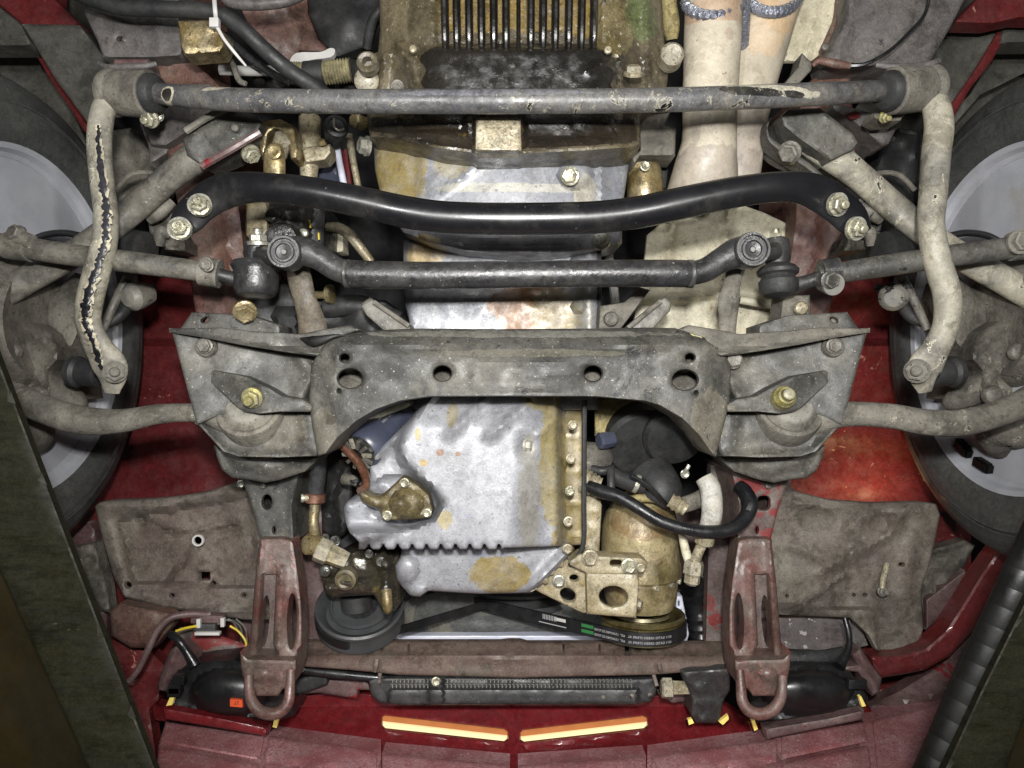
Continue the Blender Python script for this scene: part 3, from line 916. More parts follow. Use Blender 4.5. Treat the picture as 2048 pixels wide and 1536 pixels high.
def gearf(x, y):
    u = (x - 1030) / 300.0
    d = .87 + .06 * np.clip(np.abs(u) - .45, 0, 1) ** 1.5 * 2.2
    d += plateau(x, y, [(850, 96), (1226, 96), (1236, 178), (1236, 240), (850, 240), (846, 178)], 18, .012)
    d += plateau(x, y, [(872, -90), (1200, -90), (1200, 96), (872, 96)], 16, -.010)
    d += plateau(x, y, [(948, 232), (1042, 232), (1042, 308), (948, 308)], 8, .02)
    d += ridge(x, y, [(770, 110), (762, 200)], 9, .012) + ridge(x, y, [(800, 90), (826, 178)], 8, .014) + ridge(x, y, [(1238, 90), (1248, 180)], 8, .014)
    d += ridge(x, y, [(1290, -60), (1300, 180)], 8, .012) + ridge(x, y, [(1260, 96), (1180, 140)], 7, .008)
    d += ridge(x, y, [(735, 276), (840, 290), (950, 306), (1040, 308), (1270, 294)], 12, .012)
    d += plateau(x, y, [(800, 232), (930, 232), (930, 268), (810, 262)], 12, -.012) + plateau(x, y, [(1050, 232), (1220, 232), (1230, 272), (1050, 280)], 12, -.012)
    return d + .0005 * vn(x, y, 16) + .0004 * vn(x, y, 7, 4)


gx = sheet("gearbox", GB, gearf, gearm, holes=[ell(738, 132, 8, 9)], step=8, wall=0.12, hwall=.05, rnd=(7, .006), label="oil soaked gearbox casing with golden cooling fins at the top of the picture")
sheet("gearbox_floor", cat([(862, 96), (900, 90), (960, 97), (1020, 92), (1080, 98), (1140, 92), (1200, 98), (1226, 108), (1214, 128), (1232, 146), (1222, 170), (1238, 190), (1230, 208), (1040, 208), (852, 208), (858, 186), (840, 166), (852, 140), (838, 118)], 3, True), lambda x, y: gearf(x, y) - .0015 + .0003 * vn(x, y, 9, 4), oily, gx, step=7, wall=.004, rnd=(5, .002), label="oily black floor of the gearbox casing in front of the fins")
for pts in ([(742, 234), (946, 234), (946, 300), (880, 292), (806, 270), (742, 264)], [(1044, 234), (1272, 234), (1276, 282), (1180, 292), (1044, 298)]):
    sheet("gearbox_flange", pts, lambda x, y: gearf(x, y) - .0015 + .0005 * vn(x, y, 9, 4), gearo, gx, step=7, wall=.004, rnd=(4, .002))
sheet("pivot_pedestal", [(952, 238), (960, 234), (1034, 234), (1042, 240), (1044, 300), (1036, 306), (956, 306), (950, 298)], lambda x, y: .842 + .0006 * vn(x, y, 10), alu, gx, step=8, wall=.02, rnd=(6, .004), label="pale square pedestal below the anti-roll bar on the gearbox edge")
for i, fx in enumerate((888, 912, 937, 962, 987, 1012, 1062, 1087, 1112, 1139, 1165, 1190)):
    tube("cooling_fin", [(fx, -80, .868), (fx + (1030 - fx) * .01, 20, .866), (fx + (1030 - fx) * .02, 82, .868), (fx + (1030 - fx) * .022, 104, .882)], [8.2, 8.2, 7.6, 4], oily, gx, seg=10, n=4, flat=1.9)
tube("casting_seam", [(1037, -80, .862), (1037, 90, .862), (1037, 182, .864)], 4.5, oily, gx, seg=8, flat=2.2)
lathe("breather_boss", (738, 132, .885), (0, 0, -1), [(0, 22 * K * .88), (.012, 21 * K * .88), (.014, 17 * K * .88), (.013, 10 * K * .88), (-.005, 9.5 * K * .88)], gearm, gx, seg=24)
bolt(795, 172, .85, 11, boltg, gx, axis=(0, .7, -1))
bolt(1266, 146, .855, 17, alu, gx, axis=(0, -.9, -.6))
bolt(1216, 100, .86, 8, alu, gx, kind='rivet')
bolt(826, 98, .86, 8, alu, gx, kind='rivet')
bolt(965, 228, .852, 10, bolts_, gx, axis=(0, -.6, -1))
lathe("pivot_boss", (742, 166, .93), (0, .3, -1), [(0, .016), (.03, .015), (.034, .01), (.035, 0)], alu, gx, seg=18)
lathe("flange_tab", (1338, 122, .91), (0, 0, -1), [(0, 22 * K), (.02, 21 * K), (.024, 15 * K), (.022, 0)], alu, gx, seg=18)
sheet("cover_plate", [(1340, 225), (1278, 232), (1280, 300), (1262, 310), (1268, 330), (1280, 312), (1350, 312), (1352, 256), (1330, 250)], lin(.95), dirt, wall=0.05, rnd=(6, .005), step=9)
tube("foil_wrap", [(1330, -60, .97), (1336, 0, .97), (1342, 50, .975), (1344, 80, .98)], [16, 17, 18, 12], shield2, seg=10)

# bellhousing and its cover, engine block behind the links
BH = [(746, 272), (800, 278), (950, 300), (1100, 300), (1240, 290), (1262, 300), (1258, 330), (1244, 420), (1244, 486), (1190, 500), (1110, 508), (1024, 509), (930, 502), (860, 486), (806, 466), (766, 410), (750, 340)]


def bellf(x, y):
    u = np.clip((x - 1000) / 275.0, -1, 1)
    d = 1.0 - .075 * np.sqrt(np.clip(1 - u * u * .96, 0, 1))
    d += plateau(x, y, [(840, 300), (1180, 320), (1200, 440), (1160, 482), (1030, 486), (900, 478), (830, 450)], 16, .008)
    d += ridge(x, y, [(808, 464), (860, 484), (930, 498), (1024, 504), (1110, 503), (1180, 496)], 7, .006)
    d += ridge(x, y, [(980, 310), (920, 360), (860, 400)], 6, .004) + ridge(x, y, [(1200, 300), (1206, 480)], 6, .008)
    d += plateau(x, y, ell(1150, 350, 32, 26, 14), 14, .010)
    d += ridge(x, y, [(830, 476), (900, 488), (1020, 494), (1180, 488)], 3, -.004)
    return d + .0004 * vn(x, y, 40)


bh = sheet("bellhousing", BH, bellf, block_m, step=9, wall=0.08, rnd=(7, .005), label="pale aluminium bellhousing with yellow brown stains")
bolt(1140, 352, .905, 17, boltm, bh, axis=(-.25, .15, -1))
bolt(732, 292, .95, 18, bolts_, bh, axis=(-1, 0, -.6))
bolt(1202, 481, .93, 17, bolts_, bh, axis=(-.2, -.2, -1))
sheet("starter_flange", [(1188, 300), (1236, 296), (1228, 330), (1224, 410), (1190, 412), (1194, 360)], lin(.93, .0003), block_m, wall=.05, rnd=(5, .004), step=8)


def blockf(x, y):
    d = .975 + .02 * np.clip((820 - x) / 20, 0, 1) + .0004 * vn(x, y, 50)
    d += ridge(x, y, [(1180, 500), (1180, 660)], 22, .012) + ridge(x, y, ell(1072, 584, 26, 20, 16), 4, .004) + dome(x, y, 1158, 614, 14, 14, .01) + dome(x, y, 1158, 522, 14, 14, .01)
    return d


sheet("engine_block", [(806, 480), (1196, 480), (1196, 820), (822, 820), (818, 640), (808, 600)], blockf, block_m, step=9, wall=0.1, rnd=(6, .004), label="silver engine block with an orange brown stain above the crossmember")
st = tube("starter_motor", [(1262, 330, 1.0), (1286, 340, 1.0), (1290, 390, 1.0), (1284, 440, 1.01)], [26, 34, 36, 30], gold, seg=16)
bolt(1290, 332, .965, 9, boltm, st)
for q in ((1310, 320, 1340, 380), (1322, 400, 1350, 440)):
    sheet("heat_clip", [(q[0], q[1]), (q[2], q[1] - 4), (q[2] - 8, q[3]), (q[0] - 4, q[3] - 6)], 1.04, rubber, wall=.02, rnd=(5, .003), step=9)
tube("block_edge", [(1199, 496, .97), (1199, 660, .97)], 4, rubber, seg=8, n=3)
tube("dipstick_tube", [(1216, 500, 1.06), (1230, 600, 1.06), (1226, 640, 1.05)], 9, ziptie, seg=8)

# ================================================================== exhaust and heat shields
sheet("heat_shield", [(1556, -80), (1700, -80), (1684, 10), (1640, 110), (1624, 122), (1550, 124), (1538, 118)], lambda x, y: 1.04 + ridge(x, y, [(1650, -60), (1610, 126)], 5, .006), shieldm, step=12, wall=0.006, rnd=(4, .003), noise=.002,
      label="yellowish heat shield beside the upper right exhaust pipe")
tube("exhaust_pipe", [(1428, -90, .95), (1427, 0, .95), (1424, 100, .95), (1420, 200, .95), (1418, 280, .955), (1412, 330, .965), (1405, 392, .985)], [56, 56, 56, 54, 54, 62, 73], exm, seg=30, flat=.95,
     label="wide tan exhaust pipe coming down beside the gearbox")
tube("exhaust_pipe", [(1580, -90, .99), (1546, 0, .985), (1520, 90, .985), (1496, 180, .985), (1480, 260, .985), (1474, 330, .985), (1468, 388, .99)], [60, 56, 54, 52, 50, 48, 46], exm, seg=30, flat=.95,
     label="second tan exhaust pipe joining from the right at an angle")
for cx, cy, rx, a0, a1, dd in ((1427, 2, 56, 8, 172, .955), (1546, -6, 50, 20, 150, .98)):
    for i in range(13):
        a = math.radians(a0 + (a1 - a0) * i / 12)
        lathe("weld_bead", P(cx + rx * math.cos(a) * 1.0, cy + 30 * math.sin(a), dd - .036 * math.sin(a)), (math.cos(a) * .3, .6, -math.sin(a)), [(-.004, .003), (-.002, .0072), (.002, .0074), (.005, .003)], weldm, seg=10)
for i in range(9):
    lathe("weld_bead", P(1490 - i * .6, 6 + i * 10.5, .957 + .0004 * i), (0, 1, -.3), [(-.005, .003), (-.002, .0082), (.003, .008), (.006, .003)], weldm, seg=10)


def shf(x, y):
    d = 1.07 + .00004 * (x - 1400) - .0001 * (y - 500)
    d += ridge(x, y, [(1350, 430), (1330, 560)], 9, .012) + ridge(x, y, [(1460, 420), (1430, 660)], 10, .016) + ridge(x, y, [(1280, 600), (1340, 600), (1420, 590), (1600, 600)], 7, .014) + ridge(x, y, [(1540, 440), (1530, 560)], 9, .010)
    d += ridge(x, y, [(1540, 560), (1500, 680)], 9, .007) + ridge(x, y, [(1295, 596), (1320, 606), (1345, 592), (1380, 604)], 5, .005)
    return d + .002 * vn(x, y, 50)


sheet("heat_shield", [(1294, 470), (1330, 440), (1400, 424), (1484, 410), (1530, 426), (1604, 462), (1596, 520), (1580, 600), (1560, 700), (1262, 700), (1270, 620), (1284, 560)], shf, shieldm, step=10, wall=0.006, rnd=(4, .002),
      label="large cream ribbed heat shield behind the centre link")
tube("shield_edge_roll", [(1480, 600, 1.02), (1540, 608, 1.015), (1580, 604, 1.01), (1606, 612, 1.01)], [8, 10, 12, 10], shieldm, seg=10)
sheet("heat_shield", [(1188, 780), (1330, 780), (1400, 830), (1430, 870), (1420, 882), (1390, 890), (1300, 880), (1240, 874), (1190, 872)], lambda x, y: 1.03 + ridge(x, y, [(1208, 790), (1204, 880)], 4, .004), shield2, step=12, wall=0.006, rnd=(4, .003), noise=.003,
      label="olive heat shield showing under the arch of the crossmember")
sheet("heat_shield", cat([(676, 892), (684, 868), (720, 840), (770, 818), (818, 802), (820, 812), (780, 828), (720, 856), (690, 880)], 3, True), lin(.94), shieldm, step=7, wall=0.02, rnd=(4, .004),
      label="pale curved shield edge above the blue grey oil filter")

# ================================================================== wheels
def wheel(X, side, py, label):
    c = Vector((X, (py - 768) * K * .902, CZ + .965))
    w = empty("wheel", c)
    w.parent = car
    w.location = c - CARLOC
    w["label"] = label
    ax = (side, 0, 0)
    ty = lathe("tyre", c, ax, [(.02, .206), (.012, .216), (.002, .224), (-.006, .236), (-.009, .244), (-.0085, .246), (-.010, .250), (-.010, .258), (-.0085, .260), (-.009, .264), (-.0065, .2655), (-.004, .268), (-.005, .2695), (-.003, .271), (-.002, .281), (-.0005, .2825), (.001, .2845), (.006, .293), (.018, .300), (.03, .301), (.05, .302), (.055, .297), (.06, .302), (.09, .302),
                                (.095, .297), (.10, .302), (.13, .302), (.135, .297), (.14, .302), (.165, .301), (.18, .292), (.19, .26), (.18, .22)], tyrem, w, seg=96, ang=50, rs=1.13)
    rm = lathe("rim", c, ax, [(.014, .218), (.004, .2255), (.000, .2245), (.003, .218), (.010, .214), (.013, .208), (.024, .206), (.027, .200), (.034, .197), (.038, .188), (.044, .150), (.046, .12), (.04, .09), (.05, .03), (.05, 0)], rimm, w, seg=96, ang=28)
    if side > 0:
        for (px, py2, dz) in ((1975, 930, 1.0215), (1935, 896, 1.066)):
            q = P(px, py2, dz)
            q.x = c.x + .016
            rt = math.atan2(q.z - c.z, q.y - c.y)
            bm = bmesh.new()
            bmesh.ops.create_cube(bm, size=1)
            bmesh.ops.bevel(bm, geom=list(bm.edges), offset=.12, segments=2, affect='EDGES')
            V = [q + Matrix.Rotation(rt, 3, 'X') @ Vector((v.co.x * .026, v.co.y * .014, v.co.z * .034)) for v in bm.verts]
            Fq = [[v.index for v in f.verts] for f in bm.faces]
            bm.free()
            obj("balance_pad", V, Fq, chainm, w)
    lathe("brake_drum", c, ax, [(.0, .04), (-.01, .07), (.01, .085), (.05, .09)], dirt, w, seg=40)
    lathe("brake_disc", c, ax, [(.022, .03), (.022, .112), (.032, .112), (.032, .03)], rodm, w, seg=48)
    return w


wl = wheel(-.622, -1, 638, "left front wheel with black tyre and silver blue rim")
wr = wheel(.636, 1, 634, "right front wheel with black tyre, silver blue rim and two black pads stuck on it")

# ================================================================== steering knuckles and suspension behind the bars
for m in (False, True):
    q = (lambda p: mir(p, 2060)) if m else (lambda p: p)

    def kn(x, y, m=m):
        x = 2060 - x if m else x
        d = .968 + .004 * vn(x, y, 40) - .012 * np.exp(-((x - 60) / 50) ** 2 - ((y - 690) / 60) ** 2)
        d += ridge(x, y, [(40, 650), (110, 700), (120, 760)], 8, .012) + ridge(x, y, [(55, 740), (110, 790)], 7, .01)
        return d
    k_ = sheet("steering_knuckle", q([(-120, 600), (20, 628), (60, 640), (104, 668), (118, 690), (116, 720), (96, 742), (106, 800), (60, 806), (30, 800), (-120, 760)]), kn, dirt, step=10, wall=.12, rnd=(9, .012),
               label=("right" if m else "left") + " steering knuckle caked in grey dirt")
    bolt(2060 - 25 if m else 25, 704, .93, 18, boltg, k_, kind='rivet')
    bolt(2060 - 75 if m else 75, 790, .94, 20, boltg, k_, kind='rivet')
    sheet("lower_arm", q([(50, 640), (150, 545), (168, 560), (180, 600), (160, 660), (142, 700), (118, 692), (104, 668)]), lambda x, y: 1.0 + .0015 * vn(x, y, 40), dirt, step=12, wall=.05, rnd=(8, .008))
    sheet("backing_plate", q([(-120, 560), (0, 560), (90, 545), (130, 600), (60, 640), (-120, 640)]), lambda x, y: 1.04 + .01 * vn(x, y, 40), steel, step=14, wall=.02, rnd=(6, .006))
    tube("caliper", [(q([(-60, 860, .97)])[0]), q([(30, 850, .95)])[0], q([(70, 862, .96)])[0], q([(60, 892, .99)])[0], q([(20, 910, 1.02)])[0]], [40, 48, 36, 26, 16], dirt, seg=14)
    tube("caliper", [(q([(60, 760, .99)])[0]), q([(110, 780, .985)])[0], q([(150, 800, .99)])[0], q([(170, 812, 1.0)])[0]], [24, 30, 22, 10], dirt, seg=14)
    tube("radius_arm", [q([p])[0] for p in ((-120, 652, .925), (0, 590, .925), (60, 556, .928), (130, 518, .93), (200, 472, .935), (270, 416, .95), (340, 354, .94), (400, 308, .935), (450, 276, .94))],
         [30, 29, 28, 27, 27, 28, 28, 32, 30], armm if m else rodm, seg=18, flat=.8, label=("right" if m else "left") + " diagonal radius arm, dusty grey, running from the wheel to the body bracket")
    tube("link_rod", [q([p])[0] for p in ((255, 556, 1.0), (232, 600, .99), (205, 660, .98))], [9, 9, 8], rodm, seg=10)
    tube("link_rod", [q([p])[0] for p in ((310, 574, 1.03), (275, 588, 1.02), (240, 630, 1.0), (215, 650, .99))], [8, 10, 13, 6], rubber, seg=10)
    lathe("bump_stop", q([(274, 592, 1.0)])[0], (-.4, .3, -1), [(-.02, .014), (.0, .019), (.008, .019), (.016, .012), (.018, 0)], rodm, seg=18)
    lathe("rubber_buffer", q([(140, 742, .94)])[0], ((1 if not m else -1), .1, -.15), [(0, .012), (.004, .019), (.012, .020), (.016, .016), (.022, .017), (.040, .016), (.044, .010)], rubber, seg=22)
    lathe("rubber_buffer", q([(255, 496, .97)])[0], ((1 if not m else -1), .1, -.3), [(-.01, .02), (.012, .024), (.03, .022), (.034, .012), (.034, 0)], rubber, seg=22)
    tube("brake_hose", [q([p])[0] for p in ((60, 484, .99), (90, 470, .99), (130, 466, .985), (170, 474, .98))], 7, hosem, seg=10)
    tube("wheel_cable", [q([p])[0] for p in ((230, 380, 1.02), (262, 350, 1.02), (300, 346, 1.03), (330, 360, 1.05))], 5, dirt, seg=8)
    sheet("damper_body", q([(218, 262), (262, 256), (300, 300), (318, 344), (300, 420), (236, 420), (222, 330)]), lambda x, y: 1.12 + .02 * vn(x, y, 36), dirt if not m else rubber, step=11, wall=.06, rnd=(9, .012))
    sheet("pivot_bracket", q([(296, 440), (330, 400), (352, 420), (346, 452), (370, 480), (374, 504), (330, 500), (300, 470)]), lambda x, y: .99 + .014 * vn(x, y, 20), rodm, step=7, wall=.05, rnd=(6, .008))
    tube("pivot_stub", [q([p])[0] for p in ((300, 440, .97), (320, 424, .965), (342, 402, .97))], [10, 14, 12], rodm, seg=12)
    tube("pivot_stub", [q([p])[0] for p in ((318, 490, .98), (322, 464, .975), (340, 470, .98))], [10, 13, 8], rodm, seg=12)

# arm brackets on the body
def brk(name, pts, d, lab):
    return sheet(name, pts, d, steel, wall=.05, rnd=(7, .006), step=9, noise=.003, nscale=26, label=lab)


b1 = brk("arm_bracket", [(366, 280), (398, 246), (470, 214), (512, 232), (526, 246), (500, 290), (430, 320), (404, 330), (374, 312)], lin(.915), "left arm bracket, a grey stamped plate under the anti-roll bar")
tube("bracket_edge", [(372, 262, .90), (420, 232, .895), (466, 212, .9)], 7, dirt, b1, seg=8)
tube("bracket_edge", [(404, 332, .905), (460, 300, .9), (520, 264, .905)], 8, maroon, b1, seg=8)
bolt(502, 308, .92, 17, boltm, b1, axis=(.6, .6, -.5))
bolt(470, 256, .905, 8, boltg, b1, kind='rivet')
b2 = brk("arm_bracket", [(1560, 232), (1576, 218), (1640, 216), (1706, 268), (1716, 286), (1706, 300), (1660, 322), (1600, 280), (1566, 252)], lin(.905), "right arm bracket, a grey stamped plate with flaking patches")
sheet("bracket_strap", cat([(1546, 236), (1536, 256), (1548, 280), (1604, 316), (1640, 344), (1668, 374), (1690, 400), (1680, 404), (1648, 366), (1606, 332), (1556, 300), (1534, 276), (1534, 244)], 3, True), lin(.935), steel, wall=.03, rnd=(4, .003), step=7)
bolt(1580, 304, .93, 20, boltg, b2, axis=(-.6, .5, -.7))
bolt(1582, 318, .94, 10, bolty, b2, axis=(-.6, .5, -.7))
sheet("bracket_shield", cat([(1530, 250), (1524, 280), (1540, 312), (1580, 334), (1596, 322), (1566, 296)], 4, True), .97, dirt, wall=.02, rnd=(5, .003), step=8)
sheet("channel_strip", [(1604, 106), (1626, 128), (1622, 142), (1580, 186), (1558, 180), (1596, 134)], lin(.99), dirt, wall=.03, rnd=(4, .004), step=8)
sheet("rail_gusset", [(1640, 330), (1720, 330), (1730, 360), (1716, 410), (1660, 360)], lambda x, y: .99 + .01 * vn(x, y, 24), steel, step=9, wall=.05, rnd=(6, .006))
# ================================================================== anti-roll bar
ab = tube("anti_roll_bar", [(262, 184, .905), (320, 188, .88), (400, 195, .85), (480, 200, .83), (640, 203, .81), (830, 203, .80), (1024, 203, .795), (1220, 202, .80), (1400, 198, .81), (1600, 190, .835), (1720, 184, .87), (1800, 180, .905)],
          [22, 21, 22.5, 23, 23.5, 24, 24, 24, 23.5, 23, 21, 20], barm, seg=28, label="straight middle of the anti-roll bar, grey with flaked paint, across the top")
tube("bar_end", [(268, 186, .905), (238, 190, .90), (214, 206, .89), (202, 244, .885), (199, 300, .88), (205, 370, .872), (212, 430, .865), (208, 490, .86), (192, 550, .86), (178, 610, .86), (178, 650, .865), (196, 692, .87), (222, 738, .875), (224, 786, .88)],
     [22, 22, 22, 23, 23, 22.5, 23, 24, 25, 25, 24, 27, 34, 15], armm, ab, seg=24, n=8, flat=[1, 1, 1, 1, 1, 1, 1, 1, 1, 1, .95, .7, .4, .35], label="left downturned end of the anti-roll bar with a long black scrape")
tube("bar_end", [(1790, 180, .905), (1840, 182, .90), (1868, 204, .89), (1878, 250, .885), (1872, 310, .88), (1866, 390, .872), (1862, 450, .865), (1874, 520, .86), (1894, 590, .86), (1892, 650, .865), (1872, 696, .87), (1848, 740, .875), (1850, 784, .88)],
     [22, 22, 25, 27, 27, 26, 25, 26, 26, 25, 27, 34, 14], armm, ab, seg=24, n=8, flat=[1, 1, 1, 1, 1, 1, 1, 1, 1, .95, .7, .4, .35], label="right downturned end of the anti-roll bar, pale and chipped")
scr = M("black_scrape", srgb(20, 20, 23), srgb(60, 60, 66), vs=16, va=.8, rough=0.3, bump=0.2, edge=0, grime=.3)
palee = M("pale_chipped_edge", bright(180, 172, 148), bright(150, 144, 126), vs=30, rough=.6, bump=.2, edge=0)
SCR = [(196, 250, .863), (197, 300, .857), (205, 370, .849), (212, 430, .842), (207, 490, .837), (188, 550, .836), (172, 610, .836), (170, 645, .841), (188, 690, .85), (202, 740, .865)]
tube("scrape_edge", [(p[0], p[1], p[2] + .0035) for p in SCR], [5, 9, 10, 11, 11, 12, 12, 11, 10, 5], palee, ab, seg=10, flat=.3, jit=.3, n=12)
tube("scrape", [(196, 250, .863), (197, 300, .857), (205, 370, .849), (212, 430, .842), (207, 490, .837), (188, 550, .836), (172, 610, .836), (170, 645, .841), (188, 690, .85), (202, 740, .865)], [3, 5, 6, 7, 7, 8, 8, 7, 6, 3], scr, ab, seg=10, flat=.3, jit=.55, n=12)
bolt(230, 744, .862, 20, dirt, ab, axis=(.5, 0, -1), kind='nut')
bolt(1834, 742, .862, 22, dirt, ab, axis=(-.6, 0, -1), kind='nut')
for (x0, x1, y0, y1, lab, s) in ((216, 302, 186, 186, "left", 1), (1868, 1782, 176, 184, "right", -1)):
    c = P(x0, y0, .90)
    e = P(x1, y1 + 2 * s, .885)
    ax = (e - c).normalized()
    L = (e - c).length
    R = 46 * K * .89
    bs_ = lathe("bar_bush", c, ax, [(0, R * .72), (.002, R * .95), (.006, R * 1.02), (L * .2, R), (L * .24, R * .93), (L * .45, R * .97), (L * .8, R * 1.0), (L * .97, R * .99), (L, R * .92), (L, R * .6)], dirt, seg=40, label=lab + " anti-roll bar bush clamp caked in dirt")
    lathe("rubber_ring", e, ax, [(-.004, R * .85), (.004, R * .86), (.010, R * .74), (.013, R * .52)], rubber, bs_, seg=32)
tube("clamp_lip", [(200, 128, .90), (214, 134, .89), (250, 134, .885), (290, 132, .885), (312, 128, .89)], [5, 6, 7, 6, 5], floorm, seg=10)
tube("clamp_lip", [(1752, 130, .89), (1790, 134, .885), (1822, 134, .885), (1860, 128, .885), (1876, 122, .89)], [5, 7, 7, 7, 6], floorm, seg=10)
sheet("clamp_foot", [(228, 118), (296, 118), (300, 140), (224, 140)], lin(.92), maroon, wall=.03, rnd=(4, .003), step=8)
bolt(300, 238, .89, 16, boltm, mp, kind='nut', axis=(-.2, .5, -1))
bolt(316, 232, .91, 10, bolts_, mp, axis=(.5, .4, -1))
sheet("clamp_foot", [(1746, 226), (1810, 228), (1800, 242), (1764, 244), (1748, 236)], lin(.92), dirt, wall=.03, rnd=(4, .003), step=8)
bolt(1770, 234, .905, 11, bolty, mp2, kind='nut', axis=(.2, .6, -1))

# ================================================================== black brace bar
br = tube("brace_bar", [(346, 462, .80), (372, 440, .80), (402, 410, .798), (440, 386, .796), (490, 376, .795), (545, 376, .79), (620, 384, .785), (720, 404, .782), (800, 422, .78), (870, 433, .778), (940, 437, .777), (1024, 438, .777), (1120, 437, .777),
                        (1200, 434, .778), (1280, 424, .779), (1360, 407, .781), (1450, 388, .784), (1530, 376, .788), (1590, 374, .792), (1636, 386, .796), (1676, 412, .798), (1708, 442, .80), (1732, 466, .80)],
          [15, 33, 36, 37, 32, 29, 30, 31, 32, 32, 32, 32, 32, 32, 32, 32, 31, 30, 31, 37, 37, 34, 15], black, seg=30, n=8,
          flat=[.25, .22, .25, .35, .7, .95, 1, 1, 1, 1, 1, 1, 1, 1, 1, 1, 1, .95, .7, .35, .25, .22, .25], label="smooth new looking black brace bar bent up at both ends")
for (x, y, ax) in ((400, 411, (.15, -.2, -1)), (360, 458, (.1, -.1, -1)), (1674, 409, (.35, .25, -1)), (1711, 457, (.35, .25, -1))):
    lathe("washer", (x, y, .79), ax, [(-.002, .0125), (.003, .0125), (.0035, .011), (.0035, 0)], bolts_, br, seg=24)
    bolt(x, y, .785, 18, boltm, br, axis=ax, kind='nut')

# ================================================================== centre link, joints and tie rods
cl = tube("centre_link", [(692, 546, .842), (720, 549, .84), (850, 551, .835), (1024, 549, .833), (1200, 547, .834), (1340, 547, .838), (1384, 548, .842)], [27, 28, 27.5, 27, 27, 27.5, 27], linkm, seg=28, label="straight dark centre link tube below the black brace bar")
lk = []
for s, pts, c in ((0, [(700, 548, .845), (670, 536, .846), (636, 514, .846), (604, 502, .845), (578, 508, .845)], (575, 508)), (1, [(1376, 548, .845), (1410, 540, .846), (1440, 522, .846), (1468, 508, .845), (1494, 503, .845)], (1498, 503))):
    a = tube("link_end", pts, [24, 24, 25, 30, 34], linkm, cl, seg=20, flat=[1, .95, .9, .75, .6])
    r = (33 if s == 0 else 35) * K * .83
    lathe("joint_cap", (c[0], c[1], .842), (0, 0, -1), [(-.01, r * 1.02), (.012, r * 1.02), (.0165, r * .95), (.0165, r * .82), (.0135, r * .78), (.0135, r * .66), (.016, r * .62), (.016, r * .5), (.0135, r * .46), (.0125, r * .2), (.0145, r * .14), (.0145, 0)],
          linkm, cl, seg=40, ang=25)
for x in (696, 1380):
    lathe("collar", (x, 548, .842), (1, 0, 0), [(-.004, 26 * K * .84), (-.003, 28.6 * K * .84), (.003, 28.6 * K * .84), (.004, 26 * K * .84)], linkm, cl, seg=30)
tube("clamp_slot", [(1290, 540, .8235), (1376, 540, .8265)], 2.0, darkm, cl, seg=6, n=3)
tube("clamp_slot", [(1290, 556, .8235), (1376, 556, .8265)], 1.6, darkm, cl, seg=6, n=3)
for i in range(4):
    tube("clamp_mark", [(1314 + i * 18, 540, .8238), (1314 + i * 18, 530, .825)], 1.4, darkm, cl, seg=6, n=2)
# left joint stack
j1 = lathe("tie_rod_joint", P(515, 488, .895), (0, 1, -.1), [(-.002, .012), (0, .0155), (.014, .016), (.018, .0145), (.022, .0145), (.024, .028), (.028, .030), (.033, .027), (.036, .0265), (.044, .0265), (.056, .0255), (.063, .021), (.067, .01), (.067, 0)], linkm, seg=36,
           label="left dark ball joint between the tie rod and the centre link")
bolt(516, 485, .885, 19, bolts_, j1, axis=(0, -1, -.12), kind='nut')
tube("joint_arm", [(520, 510, .885), (545, 512, .87), (570, 508, .855)], [18, 20, 22], linkm, j1, seg=16)
j2 = lathe("tie_rod_joint", P(1552, 478, .89), (.02, 1, -.1), [(0, .012), (.002, .0145), (.012, .0155), (.024, .0155), (.028, .0135), (.031, .0135), (.034, .020), (.039, .0245), (.043, .0235), (.045, .019), (.048, .020), (.052, .023), (.062, .0225), (.068, .018), (.071, .008), (.071, 0)], rubber, seg=36,
           label="right black ball joint with its castle nut, beside the centre link eye")
bolt(1551, 478, .885, 14, boltm, j2, axis=(0, -1, -.12), kind='nut')
tube("joint_arm", [(1550, 502, .875), (1526, 504, .862), (1500, 503, .85)], [18, 20, 22], linkm, j2, seg=16)
t1 = tube("tie_rod", [(-60, 484, .88), (40, 494, .878), (130, 508, .876), (260, 524, .876), (360, 537, .878), (430, 546, .88)], [24, 23, 22, 22, 21, 21], rodm, seg=22, label="left tie rod, dusty with scraped black patches")
tube("rod_neck", [(425, 546, .88), (452, 553, .882), (480, 560, .886), (515, 564, .89)], [14, 13, 16, 22], linkm, t1, seg=16)
tube("rod_clamp", [(402, 542, .879), (440, 548, .881)], 29, rodm, t1, seg=20, n=3)
bolt(413, 527, .857, 15, boltg, t1, kind='rivet')
bolt(415, 531, .852, 11, boltg, t1)
tube("rod_clamp", [(14, 491, .878), (62, 497, .878)], 27, rodm, t1, seg=20, n=3)
bolt(34, 468, .865, 17, boltg, t1, axis=(-.3, -.3, -1))
tube("rod_clamp_lug", [(34, 476, .87), (64, 484, .868)], [18, 15], rodm, t1, seg=14, n=3)
t2 = tube("tie_rod", [(1636, 552, .882), (1680, 545, .88), (1780, 530, .876), (1900, 512, .876), (2010, 497, .878), (2120, 482, .88)], [20, 21, 22, 22, 22, 22], steel, seg=22, label="right tie rod, plain dark grey")
tube("rod_neck", [(1560, 574, .89), (1590, 570, .886), (1620, 562, .884), (1645, 554, .882)], [24, 16, 14, 15], linkm, t2, seg=16)
tube("rod_clamp", [(1642, 546, .881), (1676, 541, .88)], 27, linkm, t2, seg=20, n=3)
lathe("clamp_boss", (1658, 566, .868), (.1, .3, -1), [(-.01, .012), (.008, .0135), (.012, .0125), (.012, 0)], linkm, t2, seg=22)
bolt(1660, 560, .856, 17, darkbolt, t2, axis=(.1, .2, -1))
tube("rod_clamp", [(2020, 494, .878), (2060, 490, .878)], 28, rodm, t2, seg=20, n=3)
